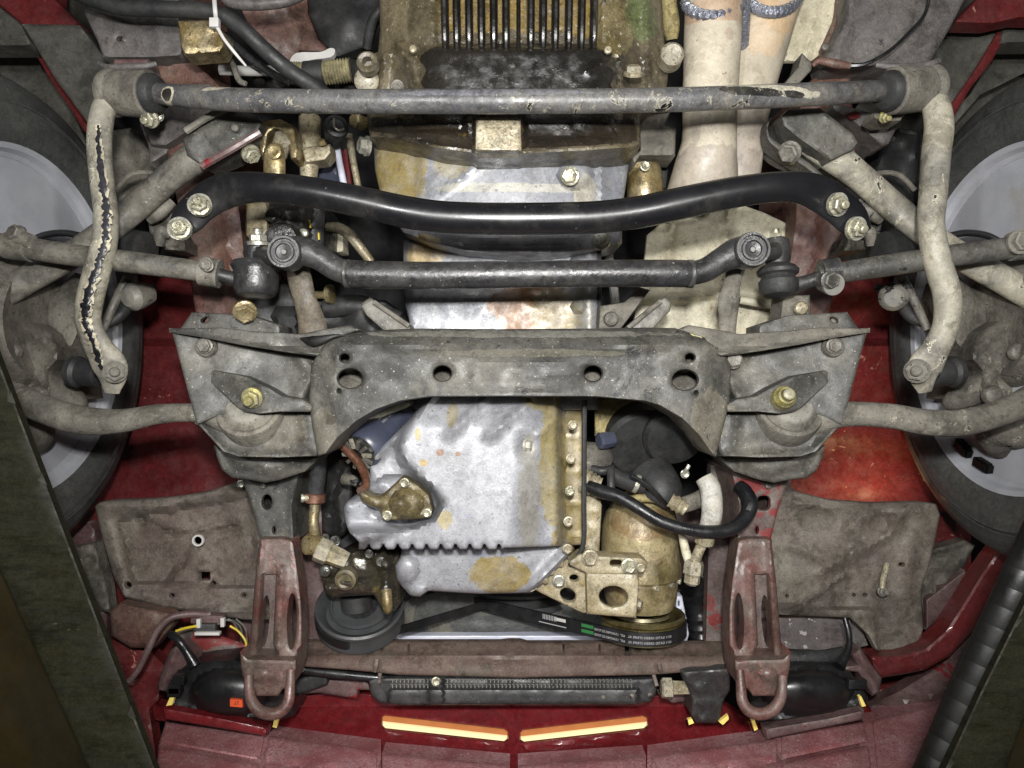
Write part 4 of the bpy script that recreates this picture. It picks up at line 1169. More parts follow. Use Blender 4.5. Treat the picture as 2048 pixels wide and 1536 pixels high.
bolt(2040, 484, .86, 22, dirt, t2, axis=(0, 0, -1))

# steering gear, universal joint and column
sg = sheet("steering_box", [(494, 400), (540, 394), (640, 402), (652, 430), (648, 500), (620, 530), (560, 540), (540, 520), (500, 500), (490, 460)],
           lambda x, y: .97 + plateau(x, y, [(536, 410), (618, 410), (612, 500), (540, 500)], 20, .03) + ridge(x, y, [(560, 420), (570, 500)], 6, .006) + ridge(x, y, [(600, 410), (604, 500)], 6, .006), linkm, step=8, wall=.1, rnd=(8, .01), label="oily black steering box under the left end of the brace bar")
sheet("steering_box_flange", [(494, 404), (534, 404), (536, 470), (510, 490), (492, 470)], lin(.945), brkt, wall=.04, rnd=(5, .004), step=9)
bolt(543, 431, .925, 13, darkbolt, sg, kind='rivet')
bolt(607, 466, .93, 10, bolts_, sg, kind='rivet')
lathe("pitman_boss", (575, 490, .93), (0, 0, -1), [(0, .024), (.02, .024), (.03, .02)], oily, sg, seg=26)
tube("yellow_line", [(619, 440, .94), (621, 456, .94)], 2, yelw, sg, seg=6, n=2)
tube("yellow_line", [(637, 466, .95), (638, 480, .95)], 2, yelw, sg, seg=6, n=2)
tube("steering_pipe", [(655, 454, .98), (676, 456, .975), (700, 470, .975), (724, 500, .98), (742, 524, .985)], [9, 11, 11, 10, 9], alu, seg=14)
sheet("cream_block", [(652, 470), (686, 466), (688, 504), (656, 506)], lin(1.05), shieldm, wall=.03, rnd=(4, .003), step=8)
cj = sheet("steering_joint", [(520, 244), (560, 238), (588, 252), (596, 300), (594, 318), (582, 318), (574, 282), (566, 262), (548, 258), (536, 268), (532, 296), (524, 318), (518, 290)], lin(.94), gold, wall=.05, rnd=(5, .004), step=7,
           label="gold plated steering universal joint left of the gearbox")
tube("joint_yoke", [(549, 360, .93), (549, 330, .925), (549, 306, .925), (550, 292, .93)], [22, 22, 20, 14], gold, cj, seg=18, flat=.6)
lathe("cross_pin", (549, 305, .915), (0, 0, -1), [(-.01, .009), (.004, .009), (.005, .0065), (.004, .002), (.004, 0)], gold, cj, seg=20)
lathe("cross_pin", (566, 282, .945), (.5, -.6, -.6), [(-.02, .012), (.006, .012), (.008, .008), (.008, 0)], alu, cj, seg=20)
tube("steering_column", [(620, 238, 1.0), (619, 300, .99), (617, 380, .985), (616, 420, .985)], [22, 21, 15, 14], alu, seg=18, label="pale steering column tube beside the gearbox")
sheet("column_bracket", [(604, 296), (660, 288), (662, 306), (650, 320), (610, 326)], lin(.965), alu, wall=.03, rnd=(4, .003), step=7)
bolt(644, 286, .955, 8, gold, car, axis=(0, -.8, -.6))
sheet("blue_plate", [(634, 318), (664, 296), (684, 380), (636, 380)], lin(1.06), filt, wall=.02, rnd=(4, .003), step=9)
for x0 in (672, 700):
    tube("thin_pipe", [(x0 - 2, 270, 1.05), (x0 + 6, 320, 1.045), (x0 + 20, 390, 1.045)], [8, 7, 7], white if x0 < 690 else alu, seg=10)
tube("red_pipe", [(690, 300, 1.08), (700, 390, 1.08)], 7, red, seg=8, n=3)
lathe("wire_plug", (672, 256, .96), (.4, -.2, -1), [(-.02, .012), (.0, .016), (.006, .015), (.008, .011), (.004, .01)], rubber, seg=18)
tube("wire_clip", [(668, 238, .955), (668, 252, .945), (676, 260, .945), (688, 258, .95)], 2.5, bolts_, seg=6)
lathe("brass_plug", (715, 242, .95), (-.6, 0, -1), [(-.01, .01), (.006, .01), (.008, .007), (.008, 0)], gold, seg=6)
# hanging arms (idler and pitman), and engine mounts
tube("idler_arm", [(592, 520, .905), (600, 560, .90), (610, 600, .90), (622, 640, .90), (630, 690, .90)], [22, 24, 23, 27, 32], brkt_dark := M("olive_dirty_arm", srgb(92, 84, 70), srgb(78, 66, 52), vs=16, dust=srgb(120, 112, 96), da=.5, ds=26, spk=srgb(150, 144, 128), ss=180, st=.74, rough=.6, bump=.3, bs=150), seg=16, flat=.35,
     label="flat olive brown arm hanging from the left end of the centre link")
tube("idler_arm", [(1476, 520, .905), (1466, 560, .90), (1462, 580, .90), (1458, 600, .898), (1456, 640, .90), (1454, 690, .90)], [20, 17, 18, 22, 18, 16], dirt, seg=16, flat=.45, label="lumpy grey arm hanging from the right end of the centre link")
tube("brass_fitting", [(632, 590, .97), (654, 590, .965)], [8, 8], gold, seg=12, n=3)
lathe("brass_collar", (660, 588, .965), (1, 0, -.2), [(-.004, .008), (-.003, .0125), (.003, .0125), (.004, .008)], gold, seg=22)
sheet("engine_mount", [(520, 560), (580, 560), (600, 600), (700, 604), (770, 600), (812, 640), (820, 690), (500, 690), (480, 640)], lambda x, y: .98 + .012 * vn(x, y, 40) + plateau(x, y, [(550, 622), (598, 622), (598, 700), (550, 700)], 8, .02), rubber, step=12, wall=.1, rnd=(8, .008),
      label="black rubber engine mount behind the left of the crossmember")
tube("mount_cross_tube", [(650, 616, .985), (720, 612, .985), (800, 640, .985)], [20, 22, 18], rubber, seg=14)
for pts, lab in (([(724, 606), (740, 594), (748, 600), (818, 648), (826, 668), (770, 664), (734, 632), (722, 614)], "left"), ([(1342, 606), (1332, 592), (1322, 598), (1256, 652), (1250, 672), (1300, 664), (1330, 632), (1340, 622)], "right")):
    c_ = sheet("channel_bracket", pts, lin(.905), rodm, wall=.04, rnd=(4, .003), step=7)
    a, b = (pts[2], pts[3])
    tube("channel_lip", [(a[0], a[1] + 4, .9), ((a[0] + b[0]) / 2, (a[1] + b[1]) / 2 + 4, .9), (b[0], b[1] + 4, .9)], 5, dirt, c_, seg=8)
pb = sheet("support_plate", [(1200, 612), (1250, 604), (1278, 574), (1300, 580), (1240, 660), (1232, 668), (1196, 668)], lin(.93), dirt, wall=.03, rnd=(5, .003), step=7)
bolt(1222, 638, .925, 15, boltg, pb, kind='rivet')
bolt(1224, 640, .918, 9, boltg, pb)

# ================================================================== crossmember
CM = [(622, 730), (640, 700), (660, 676), (700, 666), (760, 660), (830, 657), (1000, 658), (1190, 657), (1290, 655), (1350, 656), (1400, 672), (1446, 700), (1462, 730), (1460, 800), (1448, 850), (1432, 914), (1420, 904), (1398, 872), (1364, 838),
      (1320, 812), (1290, 803), (1190, 794), (1024, 793), (860, 794), (800, 803), (752, 820), (712, 844), (676, 876), (652, 908), (636, 912), (624, 850), (618, 800)]


def cmf(x, y):
    d = .822 + .02 * np.clip((np.abs(x - 1034) - 330) / 90, 0, 1) ** 2
    yt = 672 + 10 * np.clip((np.abs(x - 1034) - 300) / 120, 0, 1)
    d += .03 * np.clip((yt + 18 - y) / 34, 0, 1) ** 1.5
    d += ridge(x, y, [(760, 690), (900, 700), (1150, 700), (1330, 690)], 9, .006)
    d += plateau(x, y, rrect(940, 722, 1146, 778, 10), 10, .005)
    d += ridge(x, y, [(946, 738), (1140, 738)], 5, -.0035) + ridge(x, y, [(946, 764), (1140, 764)], 5, -.0035)
    d += ridge(x, y, [(660, 700), (640, 760), (648, 830)], 14, -.004) + ridge(x, y, [(1430, 700), (1444, 760), (1432, 830)], 14, -.004)
    d += ridge(x, y, CM[15:28], 7, .004)
    return d + .0016 * vn(x, y, 46) + .0007 * vn(x, y, 18, 2)


CMH = [ell(700, 757, 25, 19, 26), ell(885, 747, 18, 15, 22), ell(1186, 747, 18, 15, 22), ell(1370, 760, 26, 20, 26), ell(689, 716, 9.5, 8, 16), ell(1380, 715, 10, 8, 16), ell(678, 782, 4, 4, 8), ell(1392, 786, 4, 4, 8)]
cm = sheet("crossmember", CM, cmf, steel, holes=CMH, step=10, wall=.075, hwall=.004, rnd=(8, .006), label="wide grey pressed steel crossmember with round holes in the middle of the picture")
sheet("channel_plate", [(640, 700), (1440, 700), (1440, 796), (1290, 800), (1180, 790), (880, 790), (780, 800), (640, 820)], lin(.885), dirt, cm, wall=0, step=30)
for m in (False, True):
    q = (lambda L, c=2078: [(c - p[0],) + tuple(p[1:]) for p in L]) if m else (lambda L: L)
    xm = (lambda x: 2078 - x) if m else (lambda x: x)
    side = "right" if m else "left"

    def wf(x, y):
        x = xm(x)
        d = .865 + .0001 * (x - 500) - .00006 * (y - 740)
        d += ridge(x, y, [(590, 700), (625, 745), (600, 790)], 14, .008) + bump(x, y, 540, 730, 60, 30, -.004)
        return d + .0014 * vn(x, y, 40)
    wp = sheet("wing_plate", q([(343, 660), (440, 676), (560, 694), (632, 706), (626, 760), (606, 806), (560, 830), (440, 830), (394, 850), (380, 800), (362, 730)]), wf, steel, cm, step=10, wall=.05, rnd=(5, .003))

    def ff(x, y):
        x = xm(x)
        return .84 + .012 * np.clip((500 - x) / 160, 0, 1) + ridge(x, y, [(350, 668), (480, 690), (560, 702), (640, 708)], 6, .01) + bump(x, y, 590, 690, 36, 10, -.004) + .001 * vn(x, y, 20)
    sheet("flange_plate", q([(338, 656), (360, 657), (440, 655), (500, 662), (560, 665), (600, 668), (640, 660), (700, 650), (720, 660), (670, 676), (648, 706), (636, 714), (560, 703), (480, 690), (400, 674), (338, 665)]), ff, dirt if m else steel, cm, step=8, wall=.035, rnd=(4, .003))
    sheet("mount_flange", q([(384, 624), (500, 630), (560, 650), (560, 670), (440, 664), (356, 664)]), lambda x, y: .90 + .002 * vn(x, y, 24), steel, cm, holes=[q(ell(410, 640, 9, 5, 10, -.4))], step=9, wall=.05, rnd=(5, .003))
    # cup that carries the arm bush

    def cf(x, y):
        x = xm(x)
        d = .878 - .012 * sstep((y - 770) / 100)
        d += ridge(x, y, [(395, 845), (420, 872), (448, 904), (480, 914), (620, 914)], 10, .012)
        d += bump(x, y, 415, 800, 14, 50, -.02) + ridge(x, y, [(604, 830), (612, 910)], 7, .006)
        return d + .0016 * vn(x, y, 26)
    cup = sheet("bush_cup", q([(396, 752), (410, 744), (440, 760), (500, 800), (640, 800), (646, 850), (640, 912), (560, 916), (476, 914), (446, 904), (420, 876), (398, 852), (388, 848), (386, 780)]), cf, steel, cm, step=9, wall=.04, rnd=(6, .005))

    def lf(x, y):
        x = xm(x)
        return .915 + dome(x, y, 540, 905, 110, 66, -.0) + plateau(x, y, [(450, 900), (600, 905), (600, 930), (540, 950), (470, 930)], 24, .01) + .00012 * (x - 540) + .002 * vn(x, y, 30)
    sheet("skirt_plate", q([(428, 890), (470, 908), (630, 912), (660, 880), (700, 846), (706, 856), (668, 894), (640, 918), (610, 944), (560, 960), (530, 966), (500, 960), (464, 956), (444, 940), (434, 916)]), lf, steel, cm, step=9, wall=.04, rnd=(6, .006))
    strap = sheet("bush_strap", q([(396, 744), (428, 740), (490, 752), (540, 776), (566, 792), (606, 798), (628, 812), (622, 824), (560, 824), (520, 828), (490, 824), (474, 814), (440, 782), (408, 754)]),
                  lambda x, y: .835 + .00022 * (520 - np.minimum(xm(x), 520)) + ridge(x, y, q([(420, 764), (476, 816), (520, 826), (616, 820)]), 5, .003) + .001 * vn(x, y, 18), steel, cm, step=7, wall=.02, rnd=(5, .004))
    c = P(xm(514), 838, .890)
    lathe("arm_bush", c, (0, -.50, -.86), [(-.035, .0385), (.0, .0395), (.026, .0395), (.031, .038), (.033, .0345), (.031, .031), (.034, .029), (.038, .022), (.038, 0)], dirt, cm, seg=44)
    bolt(xm(412), 694, .858, 22, boltg, wp, kind='rivet', axis=(0, 0, -1))
    bolt(xm(410), 692, .85, 14, boltg, wp)
    if m:
        bolt(1466, 719, .855, 17, boltg, wp)
        lathe("stud_nut", (1566, 796, .832), (0, -.25, -1), [(-.004, .0135), (.006, .0125), (.008, .0105), (.013, .0095), (.014, .0075), (.020, .0065), (.021, .004), (.021, 0)], bolty, cm, seg=18)
    else:
        bolt(504, 796, .83, 19, bolty, strap, axis=(0, .3, -1), kind='nut')
    arm = [(-80, 742, .875), (20, 788, .865), (80, 816, .86), (160, 840, .857), (240, 842, .857), (320, 828, .86), (400, 826, .866), (450, 838, .872), (500, 850, .88)]
    if m:
        arm = [(2130, 752, .875), (2060, 800, .865), (2000, 826, .86), (1920, 846, .857), (1850, 844, .857), (1780, 832, .858), (1700, 828, .862), (1640, 836, .87), (1580, 850, .88)]
    tube("control_arm", arm, [30, 29, 28, 29, 24, 20, 19, 28, 40] if not m else [30, 29, 27, 27, 26, 25, 25, 30, 40], dirt, seg=22, n=8, flat=[.9, .9, .9, .9, .9, .95, 1, .9, .6], label=side + " control arm, a dusty curved bar running from the crossmember to the wheel")
bolt(490, 624, .885, 21, gold, car, axis=(.35, .55, -1), label="gold bolt above the left end of the crossmember")
tube("paint_flake", [(600, 676, .832), (622, 682, .83), (640, 680, .829), (668, 672, .83), (690, 670, .832)], [1, 10, 9, 4, 1], chainm, cm, seg=8, flat=.25)
sheet("paint_dab", cat([(1378, 664), (1392, 656), (1400, 668), (1404, 678), (1390, 674)], 3, True), .842, bolty, cm, wall=.01, step=6)
ex = sheet("rail_bracket", [(1566, 590), (1620, 590), (1622, 636), (1660, 640), (1664, 632), (1690, 650), (1700, 666), (1580, 668), (1560, 640)], lambda x, y: .91 + .003 * vn(x, y, 22), dirt, wall=.04, rnd=(5, .004), step=8)
bolt(1602, 616, .90, 14, alu, ex, kind='rivet')

# ================================================================== oil pan
OP = [(864, 788), (1168, 788), (1168, 1080), (1164, 1090), (1120, 1092), (1010, 1096), (1004, 1099)]
x = 1004
for i in range(10):
    OP += [(x - 2, 1094), (x - 4, 1089), (x - 8, 1088), (x - 11, 1096), (x - 14, 1099), (x - 26, 1099)]
    x -= 29
OP += [(718, 1084), (700, 1066), (690, 1044), (687, 1016), (694, 1002), (714, 990), (730, 976), (740, 950), (738, 930), (748, 908), (796, 862)]
SB = [(864, 780), (1120, 780), (1120, 880), (1124, 1000), (1124, 1110), (680, 1110), (670, 1060), (760, 1060), (820, 1052), (866, 1034), (882, 1008), (868, 984), (830, 952), (802, 922), (794, 892), (806, 866)]


def opf(x, y):
    d = .925 + plateau(x, y, SB, 22, .055) + .034 * sstep((x - 1030 - .12 * (900 - y)) / 95)
    d += .03 * sstep((860 - y) / 70) * (x > 0)
    for a in ([(968, 800), (900, 868)], [(1060, 806), (978, 872)]):
        d += ridge(x, y, a, 9, .013)
    d += ridge(x, y, [(1172, 800), (1118, 826), (1076, 872)], 6, .006)
    d += ridge(x, y, [(868, 794), (752, 914)], 8, .014)
    d += plateau(x, y, [(680, 1000), (760, 980), (790, 1054), (690, 1110)], 30, .03)
    d += plateau(x, y, ell(806, 1002, 72, 52, 24, .2), 10, -.012) + ridge(x, y, ell(806, 1002, 72, 52, 24, .2) + [ell(806, 1002, 72, 52, 24, .2)[0]], 6, .004)
    d += bump(x, y, 1050, 890, 14, 20, -.014)
    for yy in (874, 945, 1010, 1072):
        d += ridge(x, y, [(1134, yy), (1162, yy)], 3, .003)
    d += .014 * sstep((x - 1112) / 10)
    return d + .0004 * vn(x, y, 60)


op = sheet("oil_pan", OP, opf, pan_m, step=8, wall=.05, rnd=(6, .006), ang=50, label="large silver aluminium oil pan with olive stains and a scalloped front edge")
for (x, y) in ((1146, 850), (1142, 917), (1140, 982), (1137, 1043), (1135, 1098)):
    bolt(x, y, .922, 9, alu if y != 982 else boltm, op)
bolt(1054, 890, .885, 13, bolts_, op, axis=(1, .1, -.4))
tube("pan_gasket", [(1169, 800, .93), (1168, 1000, .93), (1166, 1090, .935), (1140, 1130, .95)], 5, rubber, op, seg=8)
sheet("front_cover", [(806, 1086), (1140, 1086), (1150, 1100), (1112, 1140), (1084, 1168), (1060, 1186), (960, 1188), (856, 1182), (840, 1194), (822, 1192), (806, 1176), (794, 1160), (790, 1132), (800, 1116)],
      lambda x, y: .975 + dome(x, y, 950, 1090, 230, 130, .03) + dome(x, y, 812, 1140, 26, 30, .014) + dome(x, y, 838, 1182, 22, 18, .012) + ridge(x, y, [(1140, 1100), (1070, 1170)], 12, .012) + .001 * vn(x, y, 24), pan_m, op, step=8, wall=.08, rnd=(8, .01))
for (x, y) in ((1120, 1126), (1103, 1142), (1090, 1160)):
    bolt(x, y, .955, 7, alu, op, axis=(.3, .3, -1))
cv = sheet("pickup_cover", [(764, 990), (790, 966), (802, 954), (814, 956), (838, 972), (858, 990), (866, 1020), (860, 1034), (840, 1038), (800, 1040), (776, 1040), (764, 1032), (758, 1018), (740, 1014), (724, 1004), (718, 986), (728, 980), (742, 990), (756, 992)],
           lambda x, y: .878 + dome(x, y, 812, 1008, 34, 30, .012) + ridge(x, y, [(724, 990), (756, 1006), (800, 1008)], 14, .008) + .0012 * vn(x, y, 10), coverm, op, step=6, wall=.02, rnd=(6, .005))
bolt(809, 966, .872, 9, boltm, op)
bolt(774, 1031, .874, 9, boltm, op)
bolt(854, 1026, .874, 8, boltm, op)
# oil filter with its printed lines
fa, fb = P(722, 902, .925), P(862, 776, 1.05)
fx_ = (fb - fa).normalized()
FR = 43 * K * .945
fl_ = lathe("oil_filter", fa, fx_, [(-.002, FR * .86), (.0, FR * .93), (.004, FR * 1.0), (.012, FR * 1.03), (.022, FR * 1.02), (.028, FR * .97), (.032, FR * .96), (.11, FR * .96)], filt, seg=44, label="blue grey oil filter canister beside the oil pan")
lathe("filter_cap", fa, -fx_, [(-.004, FR * .95), (.0, FR * .90), (.006, FR * .80), (.008, FR * .5), (.004, FR * .3), (.004, 0)], filtc, fl_, seg=24, ang=10, flute=.08)
ca, cu, cw = frame(fx_)
for i in range(12):
    a = 2 * math.pi * i / 12
    dr = cu * math.cos(a) + cw * math.sin(a)
    o0 = fa - fx_ * .0075
    pv = dr.cross(fx_) * .0022
    obj("cap_rib", [o0 + dr * FR * .35 - pv, o0 + dr * FR * .35 + pv, o0 + dr * FR * .84 + pv, o0 + dr * FR * .84 - pv] + [q - fx_ * .003 for q in (o0 + dr * FR * .35 - pv, o0 + dr * FR * .35 + pv, o0 + dr * FR * .84 + pv, o0 + dr * FR * .84 - pv)],
        [(0, 1, 2, 3), (4, 5, 6, 7), (0, 1, 5, 4), (1, 2, 6, 5), (2, 3, 7, 6), (3, 0, 4, 7)], alu if i % 3 == 0 else filtc, fl_)
tube("copper_line", [(664, 872, .93), (676, 884, .925), (700, 906, .92), (720, 930, .915), (730, 950, .905), (732, 968, .895), (724, 984, .885)], [9, 8, 9, 9, 9, 8, 12], copper, seg=14, label="bent copper pipe from the crossmember to the pan cover")


# text printed on things: flat lettering wrapped on a surface
def text_mesh(s):
    cu_ = bpy.data.curves.new("t", 'FONT')
    cu_.body = s
    cu_.size = 1.0
    cu_.resolution_u = 2
    t = bpy.data.objects.new("t", cu_)
    COL.objects.link(t)
    bpy.context.view_layer.update()
    me = bpy.data.meshes.new_from_object(t.evaluated_get(bpy.context.evaluated_depsgraph_get()))
    V = np.array([tuple(v.co) for v in me.vertices])
    Fq = [tuple(p.vertices) for p in me.polygons]
    bpy.data.objects.remove(t)
    bpy.data.curves.remove(cu_)
    bpy.data.meshes.remove(me)
    return V, Fq


def print_on(name, s, fn, m, parent):
    V, Fq = text_mesh(s)
    V[:, 0] -= V[:, 0].min()
    L = V[:, 0].max()
    return obj(name, [fn(v[0] / L, v[1]) for v in V], Fq, m, parent, smooth=False)
# filter lettering (too small to read in the photograph beyond its strokes): rows of fine print along the can
tdir = P(0, 0, .95) - P(0, 0, .95)
side_v = (Vector((0, 0, -1)) - fx_ * Vector((0, 0, -1)).dot(fx_)).normalized()
perp_v = fx_.cross(side_v)


def can_row(z0, z1, ang, h):
    def fn(u, v):
        a = ang - v * h / (FR * .965)
        return fa + fx_ * (z0 + (z1 - z0) * u) + (side_v * math.cos(a) + perp_v * math.sin(a)) * (FR * .966)
    return fn


sg_ = -1 if perp_v.y > 0 else 1
for k, (z0, z1, s) in enumerate(((.036, .085, "lillil ilil lilli lil illil"), (.036, .066, "illil lil lillil"), (.040, .080, "lilil illil li"), (.036, .062, "llil ilil"))):
    print_on("print_line", s, can_row(z0, z1, sg_ * (.18 + .24 * k), .0048 if k == 0 else .0032), print_m, fl_)

# ================================================================== engine front: pumps, pulleys, belts
BY0, BY1 = .322, .342                       # the plane the belts run in (metres ahead of the lens)


def wpt(px, d):
    return ((px - 1024) * K * d, CZ + d)


pul = {"pump": (wpt(720, 1.035), .0590), "crank": (wpt(1036, 1.205), .090), "comp": (wpt(1283, 1.035), .0575)}


def pulley(key, name, m, label, ax=(0, 1, 0)):
    (cx, cz), r = pul[key]
    ax = Vector(ax).normalized()
    c = Vector((cx, BY0 - (.012 if ax.z else 0), cz))
    o = lathe(name, c, ax, [(-.004, .012), (-.004, r * .42), (.004, r * .5), (.006, r * .78), (-.002, r * .86), (-.006, r * .98), (-.004, r * 1.03), (.000, r * 1.03), (.003, r * .99), (.015, r * .99), (.02, r * 1.03), (.024, r * 1.03), (.024, r * .6), (.02, .01)], m, seg=64, label=label)
    lathe("pulley_groove", c, ax, [(-.004, r * .62), (-.007, r * .64), (-.007, r * .67), (-.003, r * .70)], m, o, seg=48)
    return o, c


PAX = Vector((-.06, .86, .50)).normalized()
pu, pc = pulley("pump", "pump_pulley", pulm, "black pulley on the power steering pump, lower left of the oil pan", PAX)
pk, kc = pulley("crank", "crank_pulley", pulm, "black crank pulley just below the front edge of the oil pan")
pg, gc = pulley("comp", "compressor_pulley", pulg, "gold coloured compressor pulley behind the square bracket")


def hull(c1, c2):
    P2 = []
    for (c, r) in (c1, c2):
        for i in range(72):
            a = 2 * math.pi * i / 72
            P2.append((c[0] + (r + .004) * math.cos(a), c[1] + (r + .004) * math.sin(a)))
    P2 = sorted(P2)

    def half(q):
        h = []
        for p in q:
            while len(h) > 1 and (h[-1][0] - h[-2][0]) * (p[1] - h[-2][1]) - (h[-1][1] - h[-2][1]) * (p[0] - h[-2][0]) <= 0:
                h.pop()
            h.append(p)
        return h[:-1]
    return half(P2) + half(P2[::-1])


def belt(name, k1, k2, y0, y1, label):
    loop = densify(hull(pul[k1], pul[k2]), .01)
    n = len(loop)
    c = np.mean(np.array(loop), 0)
    V, Fq = [], []
    for i, (a, b) in enumerate(loop):
        tx, tz = loop[(i + 1) % n][0] - loop[i - 1][0], loop[(i + 1) % n][1] - loop[i - 1][1]
        L = math.hypot(tx, tz)
        nx, nz = tz / L, -tx / L
        for (yy, off) in ((y0, -.004), (y0, 0), (y1, 0), (y1, -.004)):
            V.append((a + nx * off, yy, b + nz * off))
    for i in range(n):
        j = (i + 1) % n
        for q in range(4):
            Fq.append((i * 4 + q, i * 4 + (q + 1) % 4, j * 4 + (q + 1) % 4, j * 4 + q))
    return obj(name, V, Fq, beltm, car, label, 40), loop


def pump_belt():
    a_, u_, w_ = frame(PAX)
    r = pul["pump"][1] + .003
    pts = []
    for i in range(37):                       # round the outside of the tilted pump pulley
        t = math.radians(95 + 230 * i / 36)
        d_ = Vector((math.cos(t), 0, -math.sin(t)))
        d_ = (d_ - a_ * d_.dot(a_)).normalized()
        pts.append((pc + a_ * .003 + d_ * r, d_, a_))
    pts = pts[::-1]
    (kx, kz), kr = pul["crank"]
    for i in range(19):
        t = math.radians(118 - 236 * i / 18 + 180)
        d_ = Vector((-math.cos(t), 0, math.sin(t)))
        pts.append((Vector((kx, BY0 + .003, kz)) + d_ * (kr + .003), d_, Vector((0, 1, 0))))
    V, Fq = [], []
    n = len(pts)
    for c, d_, ax in pts:
        for (q, off) in ((0, -.005), (0, 0), (.012, 0), (.012, -.005)):
            V.append(c + ax * q + d_ * off)
    for i in range(n):
        j = (i + 1) % n
        for q in range(4):
            Fq.append((i * 4 + q, i * 4 + (q + 1) % 4, j * 4 + (q + 1) % 4, j * 4 + q))
    return obj("drive_belt", V, Fq, beltm, car, "plain black drive belt round the power steering pulley", 40)


bl1 = pump_belt()
bl2, loop2 = belt("drive_belt", "comp", "crank", BY0 + .004, BY0 + .022, "black drive belt with white lettering and a green stripe, round the compressor pulley")
# lettering along the under side of the compressor belt, upside down in the photograph
lo = [p for p in loop2]
i0 = min(range(len(lo)), key=lambda i: lo[i][1])
run = sorted([p for p in lo if p[1] < pul["comp"][0][1] + .055 and p[0] < pul["comp"][0][0] + .055], key=lambda p: p[0])
run = [p for p in run if p[0] > .03]
acc = [0.0]
for i in range(1, len(run)):
    acc.append(acc[-1] + math.hypot(run[i][0] - run[i - 1][0], run[i][1] - run[i - 1][1]))
RX = np.array([p[0] for p in run])
RZ = np.array([p[1] for p in run])
AC = np.array(acc)


def belt_row(x0, x1, yb, h, flip=True):
    s0 = np.interp(x0, RX, AC)
    s1 = np.interp(x1, RX, AC)

    def fn(u, v):
        s = s1 + (s0 - s1) * u if flip else s0 + (s1 - s0) * u
        X = np.interp(s, AC, RX)
        Z = np.interp(s, AC, RZ)
        return Vector((float(X), yb - v * h if flip else yb + v * h, float(Z) - .0006))
    return fn


def bx_(px, d=1.0):
    return (px - 1024) * K * d


for yb in (BY0 + .0115, BY0 + .0185):
    print_on("belt_print", "6211 GATES GREEN STRIPE XL", belt_row(bx_(1258, .97), bx_(1338, .995), yb, .0044), print_m, bl2)
    print_on("belt_print", "60\" 15A0985", belt_row(bx_(1214, .985), bx_(1252, .972), yb, .0044), print_m, bl2)
    print_on("belt_print", "SELF POWER", belt_row(bx_(1190, 1.0), bx_(1212, .99), yb, .0048), print_m, bl2)


def strip(name, x0, x1, y0, y1, m):
    V, Fq = [], []
    for i in range(7):
        X = x0 + (x1 - x0) * i / 6
        Z = float(np.interp(X, RX, RZ)) - .0008
        V += [(X, y0, Z), (X, y1, Z)]
    for i in range(6):
        Fq.append((2 * i, 2 * i + 1, 2 * i + 3, 2 * i + 2))
    obj(name, V, Fq, m, bl2, smooth=False)


strip("green_stripe", bx_(1163, 1.02), bx_(1187, 1.01), BY0 + .006, BY0 + .0105, greens)
strip("green_stripe", bx_(1163, 1.02), bx_(1187, 1.01), BY0 + .0135, BY0 + .018, greens)
strip("barcode", bx_(1106, 1.07), bx_(1130, 1.05), BY0 + .006, BY0 + .0105, ziptie)
for i in range(9):
    strip("barcode_bar", bx_(1084, 1.085) + i * .0022, bx_(1084, 1.085) + i * .0022 + .0011, BY0 + .005, BY0 + .012, print_m)
strip("white_line", bx_(1076, 1.10), bx_(1130, 1.06), BY0 + .0165, BY0 + .0178, print_m)

# power steering pump body
pp = sheet("steering_pump", [(640, 1136), (660, 1124), (690, 1108), (720, 1100), (770, 1100), (800, 1110), (800, 1160), (802, 1206), (790, 1222), (778, 1226), (762, 1214), (748, 1190), (700, 1192), (664, 1196), (652, 1186), (642, 1150)],
           lambda x, y: .97 + plateau(x, y, [(678, 1140), (708, 1138), (708, 1176), (676, 1172)], 10, .014) + plateau(x, y, [(726, 1102), (790, 1102), (776, 1140), (756, 1134)], 8, .02) + ridge(x, y, [(646, 1176), (760, 1180)], 8, .01) + ridge(x, y, [(770, 1130), (776, 1220)], 14, .024)
           + ridge(x, y, [(644, 1160), (700, 1166)], 4, .006) + ridge(x, y, [(660, 1150), (740, 1160)], 4, -.006) + .0025 * vn(x, y, 12), pumpm, step=6, wall=.09, rnd=(6, .008), label="oily dark power steering pump")
bolt(650, 1142, .955, 12, darkbolt, pp, kind='rivet')
bolt(762, 1124, .94, 9, darkbolt, pp)
bolt(738, 1108, .945, 8, darkbolt, pp)
lathe("port_plug", (692, 1158, .958), (0, .1, -1), [(-.01, .014), (.004, .0135), (.006, .010), (.004, .006), (.004, 0)], coverm, pp, seg=22)
tube("pivot_bolt", [(772, 1180, .935), (774, 1200, .93), (775, 1216, .93), (775, 1224, .935)], [11, 11, 10, 6], gold, pp, seg=16)
tube("pump_shaft", [(712, 1190, 1.03), (714, 1220, 1.03)], [32, 30], rubber, pp, seg=18, n=2)
ht = tube("return_hose", [(642, 872, .99), (638, 920, .985), (634, 960, .98), (630, 996, .975)], [17, 17, 17, 16], braid, seg=18, label="black braided hose running down to the power steering pump")
lathe("hose_clamp", (630, 996, .975), (-.06, 1, 0), [(-.006, .0125), (-.005, .0135), (.005, .0135), (.006, .0125)], copper, ht, seg=26)
lathe("clamp_screw", (610, 996, .965), (-1, 0, -.4), [(-.014, .004), (.002, .0045), (.002, .0055), (.005, .0055), (.0055, 0)], boltm, ht, seg=14)
tube("brass_pipe", [(630, 1000, .975), (628, 1030, .975), (627, 1050, .972), (630, 1075, .965), (624, 1086, .96)], [9.5, 10, 10, 12, 11], gold, seg=16)
